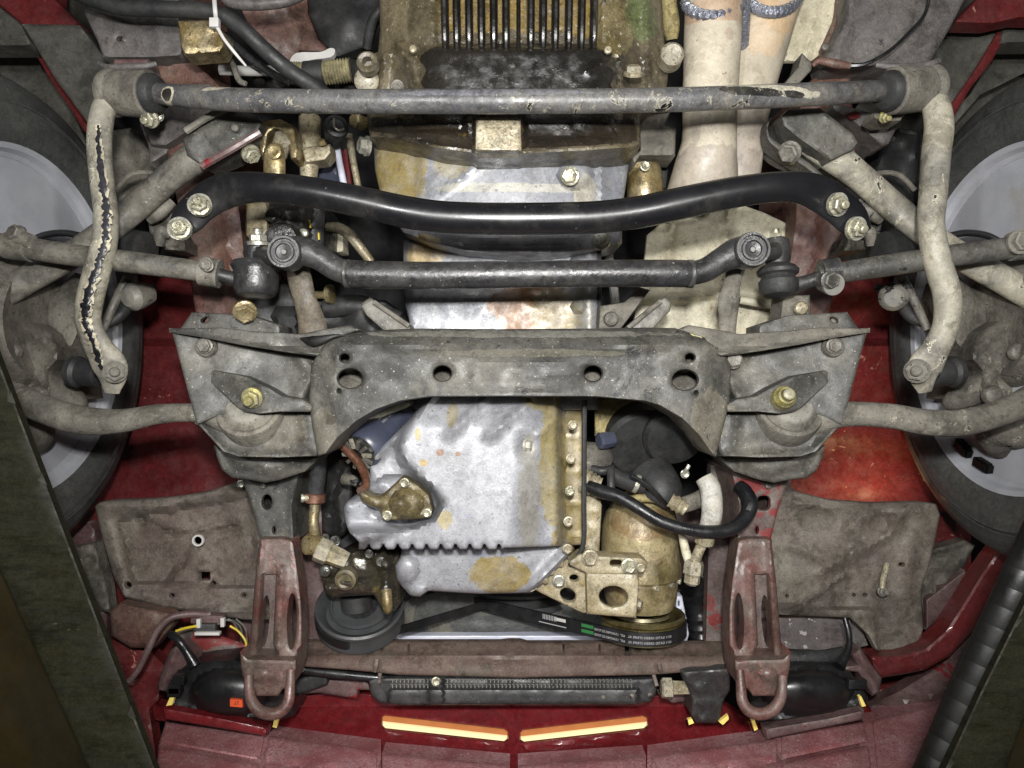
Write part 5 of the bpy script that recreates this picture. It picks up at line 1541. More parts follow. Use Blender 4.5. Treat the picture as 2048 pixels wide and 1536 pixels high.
lathe("banjo_fitting", (620, 1090, .955), (-.7, -.1, -.7), [(-.016, .012), (.0, .013), (.006, .012), (.008, .006), (.008, 0)], gold, seg=18)
lathe("hex_fitting", (636, 1098, .958), (1, .45, .1), [(-.002, .014), (.0, .016), (.014, .016), (.017, .013), (.03, .0125), (.04, .011)], brkt, seg=6, ang=20)
for (x, y, r) in ((650, 1076, 8), (670, 1082, 10)):
    bolt(x, y, .98, r, darkbolt, pp, axis=(0, -.6, -1))
sheet("alternator_fan", cat([(662, 904), (690, 900), (706, 960), (700, 1020), (690, 1068), (664, 1074), (642, 1050), (644, 980)], 3, True), lambda x, y: 1.06 + ridge(x, y, [(680, 920), (664, 1000), (672, 1060)], 8, .02) + ridge(x, y, [(660, 960), (652, 1040)], 6, .014), rubber, step=9, wall=.05, rnd=(6, .008))
tube("alternator_stud", [(690, 958, 1.0), (708, 962, .99), (718, 968, .985)], [12, 11, 8], rodm, seg=12)
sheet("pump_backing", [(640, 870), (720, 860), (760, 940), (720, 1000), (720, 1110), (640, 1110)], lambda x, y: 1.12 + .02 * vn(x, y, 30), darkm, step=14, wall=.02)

# compressor with its brackets
(cx_, cz_), _r = pul["comp"]
cc = Vector((cx_ - .001, .145, cz_ + .004))
co_ = lathe("compressor", cc, (0, 1, 0), [(.002, 0), (.003, .014), (.008, .026), (.018, .038), (.034, .0475), (.052, .0528), (.07, .054), (.10, .054), (.104, .056), (.12, .056), (.124, .052), (.15, .050), (.165, .045), (.17, .02)], comp_m, seg=56,
             label="round oil browned air conditioning compressor right of the oil pan")
tube("head_ring", [(1256, 1008, .985), (1270, 998, .985), (1300, 996, .985), (1326, 1006, .985)], [7, 9, 9, 6], shield2, co_, seg=12)
for i in range(6):
    a = math.radians(200 + i * 28)
    bolt_p = Vector((cc.x + .052 * math.cos(a), cc.y + .125, cc.z + .052 * math.sin(a)))
    d_ = bolt_p.z - CZ
    bolt(1024 + bolt_p.x * F / d_, 768 + bolt_p.y * F / d_, d_, 7, boltm, co_, axis=(math.cos(a), .2, math.sin(a)))
sheet("pump_bracket", [(1168, 976), (1196, 984), (1204, 1010), (1198, 1110), (1202, 1130), (1172, 1130), (1164, 1040)], lambda x, y: .985 + .002 * vn(x, y, 16), brkt, step=8, wall=.03, rnd=(5, .004))
bk = sheet("compressor_bracket", [(1062, 1176), (1076, 1164), (1098, 1144), (1112, 1126), (1140, 1116), (1170, 1112), (1178, 1150), (1176, 1226), (1166, 1226), (1130, 1210), (1090, 1190)], lambda x, y: .952 + .0003 * (1170 - x) + .0012 * vn(x, y, 14), brkt, holes=[ell(1136, 1190, 17, 13, 18, .6), ell(1148, 1156, 9, 7, 12)],
            step=7, wall=.03, hwall=.008, rnd=(5, .003), label="stained triangular bracket with two holes beside the compressor")
bolt(1118, 1162, .948, 11, bolts_, bk)
sheet("bracket_tab", [(1056, 1174), (1070, 1168), (1074, 1178), (1062, 1184)], .96, alu, bk, wall=.006, step=6)
bk2 = sheet("compressor_bracket", [(1172, 1146), (1276, 1148), (1278, 1168), (1272, 1236), (1174, 1228)], lambda x, y: .925 + .0001 * (1220 - x) + .001 * vn(x, y, 18), brkt, holes=[ell(1227, 1193, 29, 21, 26, .1)], step=7, wall=.035, hwall=.005, rnd=(5, .003),
             label="square bracket plate with one round hole in front of the compressor pulley")
bk3 = sheet("compressor_bracket", [(1138, 1122), (1160, 1108), (1200, 1112), (1284, 1116), (1296, 1126), (1286, 1148), (1176, 1148), (1140, 1130)], lambda x, y: .93 + .001 * vn(x, y, 14), brkt, holes=[rrect(1220, 1120, 1244, 1132, 5)], step=7, wall=.03, hwall=.006, rnd=(5, .003),
             label="top flange of the bracket with a slot and a bolt, over the compressor")
bolt(1258, 1132, .922, 14, boltm, bk3)
bolt(1180, 1116, .925, 15, alu, bk3)
bolt(1282, 1136, .925, 8, alu, bk3)
bolt(1276, 1208, .935, 10, alu, bk2, axis=(1, .2, -.5))
# hoses and ducts on the right of the pan
hs = tube("coolant_hose", [(1176, 972, .955), (1206, 984, .945), (1240, 994, .935), (1280, 1018, .925), (1320, 1042, .92), (1370, 1058, .918), (1420, 1064, .92), (1462, 1058, .925), (1490, 1036, .935), (1500, 1008, .945), (1490, 984, .955), (1478, 972, .965)],
          [12, 14, 13, 12.5, 12.5, 13, 13.5, 13.5, 14, 16, 15, 13], hosem, seg=18, label="curved black hose crossing in front of the compressor")
tube("hose_joint", [(1494, 1016, .942), (1502, 1020, .94)], [17, 17], rubber, hs, seg=16, n=2)
tube("tee_fitting", [(1222, 986, .945), (1222, 962, .95), (1222, 942, .96)], [9, 8, 9], rubber, hs, seg=12)
tube("heater_pipe", [(1222, 950, .965), (1256, 964, .97), (1286, 972, .975)], [17, 17, 16], rubber, seg=16, label="short black heater pipe with a silver clamp")
tube("pipe_clamp", [(1268, 966, .97), (1276, 969, .97)], 19, bolts_, seg=18, n=2)
tube("thin_hose", [(1262, 952, .955), (1296, 972, .955), (1320, 996, .96), (1332, 1010, .97)], 5, hosem, seg=8)
tube("spring_outlet", [(1168, 962, .975), (1184, 968, .97), (1200, 974, .968)], [26, 24, 20], alu, seg=20, rings=(4, .15))
tube("manifold_stub", [(1170, 918, 1.01), (1196, 916, 1.01), (1212, 922, 1.015)], [36, 30, 22], dirt, seg=18)
tube("dark_pipe", [(1184, 938, .99), (1204, 942, .985), (1226, 938, .99)], 9, rubber, seg=12)
for (x, y, rx, d, lab) in ((1284, 908, 78, 1.03, "lower of two overlapping dark rubber discs of the air duct"), (1346, 894, 64, 1.01, "upper right of two overlapping dark rubber discs of the air duct")):
    lathe("air_duct", (x, y - 26, d), (.08, .5, -1), [(-.03, rx * K * d * .9), (0, rx * K * d), (.008, rx * K * d * .99), (.014, rx * K * d * .88), (.018, rx * K * d * .5), (.018, 0)], rubber, seg=44, label=lab)
lathe("blue_cap", (1210, 880, .985), (-1, .1, -.5), [(-.012, .010), (.0, .0115), (.008, .0115), (.010, .008), (.010, 0)], filt, seg=8, ang=20)
tube("duct_neck", [(1300, 950, 1.02), (1320, 980, 1.0), (1310, 1000, 1.0)], [48, 44, 40], rubber, seg=20)
bolt(1370, 948, .985, 8, bolts_, car, name="duct_screw")
tube("duct_clip", [(1364, 950, .985), (1374, 938, .98), (1378, 930, .98)], 4, bolts_, seg=8)
gh = tube("suction_hose", [(1408, 955, .945), (1420, 976, .94), (1424, 1010, .935), (1422, 1040, .935), (1412, 1070, .935)], [18, 21, 21, 20, 19], greyhose, seg=20, n=12, label="grey cloth wrapped hose running down beside the compressor")
tube("hose_collar", [(1412, 1066, .933), (1408, 1086, .936)], [20, 19], alu, gh, seg=16, n=3)
tube("suction_pipe", [(1406, 1084, .938), (1396, 1106, .94), (1390, 1126, .942)], [11, 10, 11], alu, seg=14)
lathe("pipe_nut", (1388, 1128, .942), (-.12, 1, 0), [(-.004, .010), (.0, .0125), (.012, .0125), (.015, .010), (.024, .010), (.027, .006), (.027, 0)], alu, seg=6, ang=20)
tube("liquid_pipe", [(1362, 1060, .97), (1370, 1096, .965), (1378, 1122, .955), (1386, 1134, .95)], [7, 9, 9, 8], shieldm, seg=12)
cw_ = tube("clamp_worm", [(1340, 1000, .955), (1360, 1012, .952), (1372, 1020, .95)], [16, 18, 14], alu, seg=16, rings=(3, .2))
tube("elbow", [(1366, 1010, .96), (1396, 1000, .965), (1420, 985, .975)], [16, 17, 17], dirt, seg=14)
sheet("radiator_shroud_wall", [(1340, 1030), (1400, 1020), (1420, 1100), (1400, 1200), (1360, 1200)], lin(1.15), maroon, wall=.02, step=14)

# radiator
rd = sheet("radiator", [(610, 1150), (1424, 1150), (1424, 1276), (620, 1276)], lambda x, y: 1.14 + ridge(x, y, [(620, 1256), (1400, 1256)], 6, .004) + .002 * vn(x, y, 60), radm, step=14, wall=.05, rnd=(4, .003), label="bottom of the radiator, black paint peeling off, behind the pulleys")
sheet("radiator_foot", [(612, 1271), (1360, 1271), (1364, 1284), (612, 1284)], 1.12, white, wall=.02, rnd=(3, .002), step=14)
sheet("plastic_clip", [(636, 1256), (650, 1254), (652, 1264), (668, 1268), (668, 1282), (640, 1282), (640, 1266), (634, 1264)], 1.1, white, wall=.02, rnd=(3, .002), step=6)
sheet("plastic_clip", [(762, 1268), (798, 1266), (802, 1278), (756, 1280)], 1.1, white, wall=.02, rnd=(3, .002), step=6)
sheet("plastic_clip", [(1216, 1272), (1224, 1266), (1284, 1268), (1292, 1274), (1290, 1284), (1214, 1284)], 1.1, white, holes=[rrect(1234, 1276, 1278, 1281, 2)], wall=.02, rnd=(3, .002), step=6)
sheet("shroud_strip", [(1352, 1192), (1364, 1192), (1378, 1268), (1374, 1284), (1364, 1284), (1352, 1220)], 1.09, white, holes=[rrect(1356 + 4 * i, 1202 + 17 * i, 1359 + 4 * i, 1212 + 17 * i, 1) for i in range(4)], wall=.02, rnd=(3, .002), step=6, label="slotted white plastic strip beside the radiator")
tube("corrugated_hose", [(1376, 1150, 1.13), (1392, 1200, 1.12), (1400, 1240, 1.11), (1404, 1284, 1.11)], [26, 28, 26, 26], hosem, seg=22, rings=(9, .14), label="black corrugated hose between the radiator and the right rail")
tube("fan_ring", [(930, 1196, 1.16), (1000, 1212, 1.15), (1080, 1208, 1.15), (1120, 1196, 1.16)], 7, rubber, seg=10)

# ================================================================== front cross panel, oil cooler
cp = sheet("front_crosspanel", [(588, 1282), (1000, 1282), (1018, 1280), (1040, 1280), (1054, 1284), (1200, 1284), (1464, 1286), (1464, 1336), (1420, 1340), (1300, 1350), (1100, 1354), (1036, 1356), (960, 1354), (800, 1350), (700, 1340), (588, 1332)],
           lambda x, y: 1.0 + .03 * np.clip((1312 - y) / 30, 0, 1) + ridge(x, y, [(588, 1311), (1024, 1316), (1464, 1310)], 4, .006) + plateau(x, y, [(1016, 1276), (1048, 1276), (1048, 1360), (1016, 1360)], 5, .004) + .0012 * vn(x, y, 40), panelm,
           holes=[ell(1276, 1298, 6, 5, 10), ell(1298, 1298, 5, 4.5, 10), ell(682, 1296, 3, 4, 8), ell(763, 1298, 3.5, 4, 8)] + [rrect(x, 1288, x + 2.6, 1304, 1) for x in (742, 816, 1126, 1198)] + [rrect(1250, 1288, 1261, 1308, 1)], step=9, wall=.008, hwall=.012, rnd=(4, .004),
           label="rusty maroon cross panel below the radiator")
tube("drain_tab", [(754, 1318, .99), (752, 1330, .988), (750, 1342, .992)], [4, 5, 4], panelm, cp, seg=8)
tube("drain_tab", [(1318, 1326, .99), (1320, 1336, .988), (1322, 1342, .99)], [4, 5, 4], panelm, cp, seg=8)
tube("hanger_rod", [(760, 1346, 1.01), (758, 1366, 1.0)], 4, railm, seg=8, n=3)
tube("hanger_rod", [(1306, 1346, 1.01), (1314, 1372, 1.0)], 4, railm, seg=8, n=3)
oc = sheet("oil_cooler", [(738, 1362), (750, 1356), (900, 1356), (1270, 1358), (1306, 1356), (1314, 1372), (1312, 1388), (1300, 1404), (1270, 1408), (800, 1410), (760, 1406), (742, 1392)],
           lambda x, y: 1.02 + plateau(x, y, [(778, 1378), (1276, 1378), (1276, 1420), (778, 1420)], 8, .012) + plateau(x, y, [(857, 1350), (887, 1350), (887, 1412), (857, 1412)], 5, .006) + .001 * vn(x, y, 14), coolm, step=7, wall=.05, rnd=(5, .005),
           label="long black oil cooler with fine fins under the cross panel")
NF = 62
for row in (1363, 1373):
    for i in range(NF):
        x = 782 + (1268 - 782) * i / NF
        if 854 < x < 890:
            continue
        tube("cooler_fin", [(x, row - 4, 1.012), (x + 3, row - 4, 1.010), (x + 3, row + 3, 1.010)], 1.1, rodm if x < 1150 else coolm, oc, seg=4, n=1)
bolt(872, 1363, .995, 8, boltm, oc, axis=(.2, -.2, -1))
for (x, y) in ((1206, 1394), (1264, 1392), (1300, 1390)):
    bolt(x, y, 1.005, 5, rodm, oc, kind='rivet')
lathe("cooler_fitting", (1322, 1376, 1.01), (1, 0, 0), [(0, .010), (.002, .014), (.014, .014), (.016, .010), (.03, .0095), (.05, .009)], alu, oc, seg=6, ang=20)
tube("cooler_pipe", [(1344, 1374, 1.01), (1362, 1372, 1.012), (1380, 1368, 1.02)], 9, alu, seg=12)
tube("support_rod", [(592, 1338, 1.03), (660, 1346, 1.03), (740, 1354, 1.03), (800, 1358, 1.035)], [8, 10, 9, 7], hosem, seg=10)
sheet("white_tab", [(588, 1334), (600, 1336), (606, 1344), (594, 1346), (586, 1340)], 1.0, white, wall=.01, step=6)
sheet("corner_bracket", [(584, 1360), (620, 1352), (656, 1354), (654, 1370), (610, 1386), (588, 1390)], 1.04, rubber, wall=.03, rnd=(4, .004), step=8)
sheet("cooler_bracket", [(656, 1358), (736, 1362), (740, 1380), (716, 1380), (714, 1398), (640, 1386), (600, 1388), (630, 1372)], 1.06, maroon, wall=.02, rnd=(4, .004), step=8)
sheet("cooler_bracket", [(1318, 1390), (1380, 1384), (1380, 1402), (1344, 1406)], 1.05, maroon, wall=.02, rnd=(4, .004), step=8)
sheet("horn_bracket", [(1362, 1344), (1460, 1336), (1460, 1380), (1446, 1404), (1440, 1440), (1432, 1446), (1392, 1446), (1382, 1430), (1384, 1398), (1372, 1368)], lambda x, y: .99 + .004 * vn(x, y, 16) + .0002 * (y - 1380), coolm, step=8, wall=.04, rnd=(5, .005), label="black tapered bracket hanging beside the right frame rail")

# ================================================================== front frame rails with tow loops
for m in (False, True):
    CXX = 2062
    q = (lambda L: [(CXX - p[0],) + tuple(p[1:]) for p in L]) if m else (lambda L: L)
    side = "right" if m else "left"
    up = sheet("rail_plate", q([(478, 940), (600, 940), (584, 1010), (588, 1084), (522, 1084), (506, 1020)]), lambda x, y: .975 + .0012 * vn(x, y, 30) + ridge(x, y, q([(582, 960), (584, 1080)]), 5, .004), steel if not m else railm, holes=[q(ell(534, 1004, 10, 15, 16)) if not m else q(rrect(522, 992, 548, 1020, 9)), q(ell(548, 1060, 3, 8, 10))],
               step=8, wall=.14, hwall=.006, rnd=(5, .003), label=side + " upper plate of the front frame rail with an oval hole")
    bolt(CXX - 525 if m else 525, 971, .97, 7, boltg, up, kind='rivet')
    pv = q([(519, 1078), (560, 1076), (586, 1080), (598, 1160), (604, 1220), (604, 1290), (590, 1330), (560, 1326), (496, 1322), (502, 1262), (508, 1180)])
    fr_ = sheet("front_rail", pv, lambda x, y: .945 - .0001 * (y - 1200) + ridge(x, y, q([(524, 1080), (510, 1300)]), 6, .005) + ridge(x, y, q([(562, 1140), (556, 1300)]), 9, .006) + .0012 * vn(x, y, 34), railr, holes=[q([(527, 1150), (552, 1149), (550, 1200), (546, 1290), (554, 1302), (556, 1312), (514, 1314), (518, 1250)]), q(ell(584, 1243, 9, 56, 22, .02))],
                step=8, wall=.03, hwall=.02, rnd=(5, .004), label=side + " front frame rail of worn red steel with two tall slots")
    sheet("rail_inset", q([(515, 1140), (566, 1140), (566, 1320), (505, 1322)]), .957, railm, fr_, holes=[q(ell(530, 1242, 9, 52, 22, .07))], wall=.01, hwall=.012, step=9)
    th = sheet("tow_plate", q([(480, 1304), (496, 1318), (588, 1320), (594, 1300), (592, 1340), (584, 1372), (566, 1378), (556, 1392), (512, 1392), (506, 1378), (490, 1372), (482, 1336)]), lambda x, y: .915 + dome(x, y, CXX - 524 if m else 524, 1352, 18, 15, .006) + .001 * vn(x, y, 22), railr, step=8, wall=.05, rnd=(5, .004),
               label=side + " tow plate at the end of the frame rail")
    tube("tow_loop", [tuple(p) for p in q([(497, 1350, .905), (498, 1380, .90), (503, 1402, .895), (518, 1421, .892), (542, 1428, .89), (564, 1421, .892), (577, 1402, .895), (580, 1376, .90), (582, 1340, .908)])], [9, 10, 11, 12, 12, 12, 11, 10, 8], railr, th, seg=14, n=6)
    sheet("rail_wall", q([(590, 940), (640, 930), (650, 1286), (608, 1290)]), lambda x, y: 1.06 + .003 * vn(x, y, 30) - .0008 * ((CXX - x if m else x) - 600) * 0, maroon if not m else railm, step=14, wall=.02)
    # splash panels
    SPL = [(190, 1012), (200, 1004), (225, 1000), (330, 996), (420, 982), (486, 958), (530, 966), (548, 1090), (540, 1240), (500, 1240), (430, 1232), (330, 1216), (250, 1196), (226, 1150), (206, 1080)]
    if m:
        SPL = [(1556, 962), (1600, 985), (1660, 1000), (1740, 1006), (1840, 1004), (1872, 1008), (1880, 1030), (1862, 1120), (1842, 1180), (1846, 1260), (1838, 1290), (1794, 1306), (1752, 1300), (1736, 1270), (1700, 1236), (1560, 1230), (1520, 1240), (1514, 1100)]

    def spf(x, y, m=m):
        if m:
            d = 1.10 + ridge(x, y, [(1580, 1090), (1680, 1130), (1790, 1060), (1820, 1000)], 12, .011) + ridge(x, y, [(1640, 1150), (1720, 1090)], 6, .009) + ridge(x, y, [(1675, 1090), (1732, 1150)], 5, .008) + ridge(x, y, [(1550, 1214), (1750, 1222)], 6, .008)
            d += bump(x, y, 1600, 1040, 40, 26, -.006) + ridge(x, y, [(1830, 1020), (1812, 1180)], 16, .006) + plateau(x, y, [(1764, 1020), (1800, 1016), (1804, 1046), (1780, 1060)], 5, .005)
        else:
            d = 1.10 + ridge(x, y, [(222, 1014), (330, 1010), (480, 970)], 12, .008) + ridge(x, y, [(206, 1010), (226, 1080), (250, 1180)], 12, .008) + ridge(x, y, [(270, 1030), (330, 1060), (400, 1076)], 5, -.011) + ridge(x, y, [(394, 1090), (330, 1170)], 5, -.011) + ridge(x, y, [(400, 1070), (480, 1050)], 5, -.009)
            d += bump(x, y, 394, 1080, 30, 24, .008) + ridge(x, y, [(240, 1190), (330, 1212), (520, 1226)], 6, .008) + plateau(x, y, [(290, 1036), (326, 1024), (340, 1050), (306, 1062)], 6, .006)
        if m:
            d += plateau(x, y, [(1500, 1216), (1745, 1222), (1760, 1310), (1500, 1310)], 8, .012) + ridge(x, y, [(1560, 1000), (1660, 1016), (1850, 1022)], 7, .008) + ridge(x, y, [(1690, 1150), (1560, 1240)], 5, .008)
        else:
            d += plateau(x, y, [(236, 1040), (300, 1026), (500, 992), (520, 1176), (266, 1164)], 12, -.016) + plateau(x, y, [(394, 1134), (424, 1134), (428, 1176), (398, 1176)], 5, .006)
        return d + .004 * vn(x, y, 36) + .0016 * vn(x, y, 14, 8)
    hl = [rrect(1798, 1126, 1808, 1132, 2), ell(1574, 1192, 3, 3, 8), ell(1708, 1190, 3, 3, 8), ell(1730, 1190, 4, 3, 8)] if m else [ell(394, 1082, 7, 6, 12), rrect(400, 1144, 420, 1160, 2), ell(427, 1166, 5, 4, 8), ell(256, 1170, 7, 6, 10), ell(344, 1191, 5, 4, 8), ell(488, 1191, 4, 3, 8)]
    sp_ = sheet("splash_panel", SPL, spf, splash, holes=hl, step=9, wall=.012, hwall=.006, rnd=(5, .004), label=side + " dusty grey splash panel in front of the wheel")
    if m:
        tube("weld_stud", [(1774, 1128, 1.08), (1766, 1160, 1.07), (1764, 1178, 1.065)], [6, 6, 5], alu, sp_, seg=10)
        bolt(1766, 1182, 1.07, 10, boltg, sp_, kind='nut')
    else:
        lathe("hole_rim", (396, 1081, 1.088), (0, 0, -1), [(-.002, .009), (.001, .0085), (.001, .006), (-.002, .0055)], ziptie, sp_, seg=20)
    sheet("apron_panel", q([(480, 940), (620, 940), (640, 1300), (480, 1300)]), 1.18, maroon, step=20, wall=.01)
    sheet("apron_panel", q([(120, 1012), (560, 1012), (560, 1420), (120, 1420)]), 1.24, red, step=30, wall=.01)
bolt(482, 968, 1.06, 8, bolts_, car, axis=(.3, 0, -1), name="panel_bolt")

# ================================================================== lower left wiring, lamps, valance
sheet("fender_brace", [(218, 1222), (240, 1206), (340, 1226), (356, 1240), (330, 1270), (310, 1296), (262, 1296), (224, 1272)], lambda x, y: 1.08 + dome(x, y, 280, 1250, 90, 60, .02) + .002 * vn(x, y, 18), rustred, step=9, wall=.02, rnd=(6, .006), label="rusty bulged brace at the lower left, below the splash panel")
sheet("wing_edge", [(140, 1080), (176, 1044), (190, 1060), (200, 1130), (216, 1200), (214, 1290), (205, 1260), (180, 1160)], lambda x, y: 1.12 + .004 * vn(x, y, 22), maroon, step=9, wall=.02, rnd=(4, .003))
sheet("wing_edge", [(150, 1092), (190, 1086), (214, 1170), (222, 1230), (200, 1220), (168, 1150)], lambda x, y: 1.10 + .008 * vn(x, y, 16), dirt, step=7, wall=.02, rnd=(6, .006))
sheet("wing_edge", [(1842, 1120), (1870, 1096), (1930, 1080), (1950, 1090), (1920, 1150), (1860, 1200), (1850, 1250), (1842, 1200)], lambda x, y: 1.13 + .01 * vn(x, y, 18), dirt, step=8, wall=.02, rnd=(6, .006))
sheet("wing_edge", [(1852, 1200), (1930, 1140), (1936, 1160), (1900, 1220), (1852, 1260)], 1.12, maroon, step=9, wall=.02, rnd=(4, .004))
tube("wire_loom", [(420, 1230, 1.04), (380, 1228, 1.03), (340, 1236, 1.02), (314, 1262, 1.015), (296, 1300, 1.01), (276, 1340, 1.01), (258, 1362, 1.01)], [8, 8, 7, 7, 7, 6, 6], maroon, seg=10, label="dusty wiring loom curving down to the left front corner")
cb = box("connector", (418, 1236, 1.04), (.022, .006, .008), maroon, rot=(0, 0, .05), label="grey wiring connector below the splash panel")
box("connector_clip", (398, 1246, 1.022), (.0025, .006, .003), ziptie, cb)
box("connector_clip", (446, 1244, 1.022), (.0025, .006, .003), ziptie, cb)
box("connector_body", (412, 1254, 1.03), (.015, .0055, .006), coolm, cb)
box("connector_strip", (416, 1266, 1.022), (.017, .002, .004), ziptie, cb)
tube("yellow_wire", [(352, 1262, 1.02), (372, 1256, 1.02), (394, 1252, 1.02)], 2.6, yelw, seg=8)
tube("yellow_wire", [(460, 1252, 1.03), (476, 1262, 1.03), (490, 1280, 1.03), (493, 1296, 1.03)], 2.2, yelw, seg=8)
for i in range(5):
    tube("thin_wire", [(440 + 8 * i, 1238, 1.03), (466 + 6 * i, 1244 + 3 * i, 1.03), (478 + 4 * i, 1266 + 5 * i, 1.04)], 1.8, rubber if i % 2 else dirt, seg=6, n=5)
tube("bulb_cable", [(342, 1268, 1.01), (358, 1282, 1.0), (374, 1304, 1.0), (390, 1330, 1.0)], [8, 8, 8, 12], hosem, seg=12, label="black cable into the left lamp housing")
tube("bulb_cable", [(1690, 1236, 1.03), (1698, 1270, 1.02), (1696, 1300, 1.01), (1678, 1332, 1.0)], [6, 6, 7, 12], hosem, seg=12, label="black cable into the right lamp housing")
tube("support_rail", [(360, 1280, 1.09), (420, 1290, 1.08), (490, 1310, 1.08)], [26, 24, 20], railm, seg=12, flat=.5)
sheet("support_panel", [(1556, 1236), (1700, 1232), (1700, 1292), (1640, 1300), (1560, 1304)], lambda x, y: 1.13 - .0004 * (y - 1236) + .002 * vn(x, y, 20), spkm, step=9, wall=.01)
sheet("support_flap", [(1690, 1230), (1720, 1250), (1736, 1290), (1700, 1300)], 1.14, floorm, step=9, wall=.01)
tube("support_rail", [(1570, 1316, 1.05), (1640, 1318, 1.05), (1690, 1306, 1.06)], [16, 18, 14], coolm, seg=12, flat=.8)
lamp_l = [(334, 1400), (348, 1370), (356, 1344), (372, 1330), (410, 1322), (470, 1318), (500, 1330), (520, 1360), (592, 1396), (590, 1430), (540, 1446), (440, 1432), (334, 1416)]
lamp_r = [(1560, 1336), (1600, 1328), (1660, 1330), (1700, 1342), (1720, 1370), (1736, 1394), (1732, 1412), (1660, 1428), (1560, 1446), (1500, 1446), (1500, 1400), (1550, 1370)]
ll_ = sheet("headlamp_housing", lamp_l, lambda x, y: 1.02 + dome(x, y, 460, 1385, 80, 48, .035) + ridge(x, y, [(340, 1410), (440, 1426), (560, 1440)], 6, .004), plas, step=7, wall=.06, rnd=(6, .008), label="left black plastic lamp housing with a small orange sticker")
lr_ = sheet("headlamp_housing", lamp_r, lambda x, y: 1.02 + dome(x, y, 1615, 1385, 90, 46, .035) + ridge(x, y, [(1560, 1438), (1660, 1422), (1730, 1406)], 6, .004), plas, step=7, wall=.06, rnd=(6, .008), label="right black plastic lamp housing, plain")
stk = sheet("sticker", [(460, 1398), (484, 1400), (485, 1415), (460, 1413)], .982, orange, ll_, wall=.004, step=8)
print_on("sticker_print", "27", lambda u, v: P(478 - 10 * u, 1403 + 9 * v, .9805), ink, ll_)
for (x, y, s) in ((350, 1382, 1), (360, 1358, 1), (352, 1376, 1)):
    box("lamp_clip", (x, y, 1.0), (.008, .006, .006), plas, ll_)
box("lamp_clip", (1712, 1366, 1.0), (.012, .006, .006), plas, lr_)
sheet("lamp_bracket", [(314, 1380), (318, 1356), (340, 1300), (358, 1288), (386, 1312), (388, 1336), (358, 1340), (344, 1360), (334, 1384)], lambda x, y: 1.03 + ridge(x, y, [(352, 1296), (324, 1376)], 9, .008), maroon, step=7, wall=.03, rnd=(4, .004), label="dusty red bracket beside the left lamp housing")
sheet("lamp_bracket", [(1702, 1308), (1722, 1296), (1744, 1330), (1764, 1356), (1758, 1384), (1744, 1392), (1716, 1344), (1690, 1342), (1690, 1332), (1714, 1330)], lambda x, y: 1.03 + ridge(x, y, [(1718, 1304), (1752, 1384)], 8, .008), maroon, step=7, wall=.03, rnd=(4, .004), label="dusty red bracket beside the right lamp housing")
sheet("front_wing", [(100, 1270), (230, 1276), (300, 1300), (330, 1330), (318, 1400), (300, 1420), (340, 1700), (100, 1700)], lambda x, y: 1.12 - .0002 * (y - 1300) + ridge(x, y, [(240, 1340), (320, 1370)], 8, .01), red, step=14, wall=.02, rnd=(6, .006), label="left front wing, red, mostly hidden by the lift beam")
sheet("front_wing", [(1735, 1412), (1800, 1380), (1880, 1330), (1950, 1240), (2010, 1150), (2048, 1080), (2300, 900), (2300, 1700), (1740, 1700)], lambda x, y: 1.145 - .0002 * (y - 1300) + ridge(x, y, [(1750, 1420), (1860, 1394), (1920, 1370), (2000, 1310)], 9, .012) + .002 * vn(x, y, 40), maroon, step=14, wall=.02, rnd=(6, .006),
      label="right front wing, dusty maroon inside")
sheet("arch_lip", [(1738, 1312), (1800, 1310), (1850, 1296), (1890, 1262), (1930, 1200), (1960, 1150), (2010, 1080), (2100, 980), (2130, 1010), (2040, 1120), (1985, 1200), (1944, 1264), (1900, 1312), (1850, 1340), (1800, 1350), (1762, 1356), (1744, 1332)], lambda x, y: 1.07 + .001 * vn(x, y, 30), red, step=10, wall=.03, rnd=(8, .008),
      label="bright red wheel arch lip curving round the right front corner")

SLOT1 = [(764, 1434), (770, 1431), (1008, 1458), (1016, 1464), (1016, 1478), (1008, 1484), (770, 1458), (764, 1452)]
SLOT2 = [(1040, 1466), (1046, 1460), (1286, 1432), (1294, 1436), (1295, 1452), (1288, 1458), (1048, 1485), (1040, 1480)]


def vf(x, y):
    d = 1.06 - .0011 * np.clip(y - 1470, -60, 400) - .0003 * (1470 - y)
    d += ridge(x, y, [(758, 1500), (756, 1700)], 5, .003) + ridge(x, y, [(1300, 1502), (1302, 1700)], 5, .003) + ridge(x, y, [(1027, 1410), (1027, 1700)], 7, -.006)
    d += plateau(x, y, [(770, 1462), (1012, 1488), (1012, 1506), (770, 1500)], 8, -.008) + plateau(x, y, [(1046, 1490), (1290, 1462), (1290, 1484), (1046, 1506)], 8, -.008)
    return d + .001 * vn(x, y, 50)


vl = sheet("front_valance", [(300, 1404), (334, 1416), (440, 1432), (540, 1446), (592, 1424), (600, 1392), (660, 1384), (740, 1388), (800, 1392), (1270, 1392), (1310, 1390), (1390, 1394), (1440, 1404), (1500, 1440), (1560, 1446), (1660, 1428), (1736, 1410), (1750, 1430), (1760, 1484), (1540, 1524), (1296, 1520), (1300, 1700), (760, 1700), (760, 1500), (520, 1476), (310, 1440)],
           vf, redv, holes=[SLOT1, SLOT2, [(549, 1434), (559, 1436), (554, 1456), (545, 1454)], [(1500, 1440), (1508, 1438), (1514, 1458), (1508, 1462)], [(1372, 1440), (1384, 1436), (1386, 1448), (1376, 1450)], [(1436, 1442), (1456, 1428), (1460, 1438), (1448, 1450)]], step=11, wall=.02, hwall=.003, rnd=(5, .004),
           label="dark red front valance with two long lit slots along the bottom of the picture")
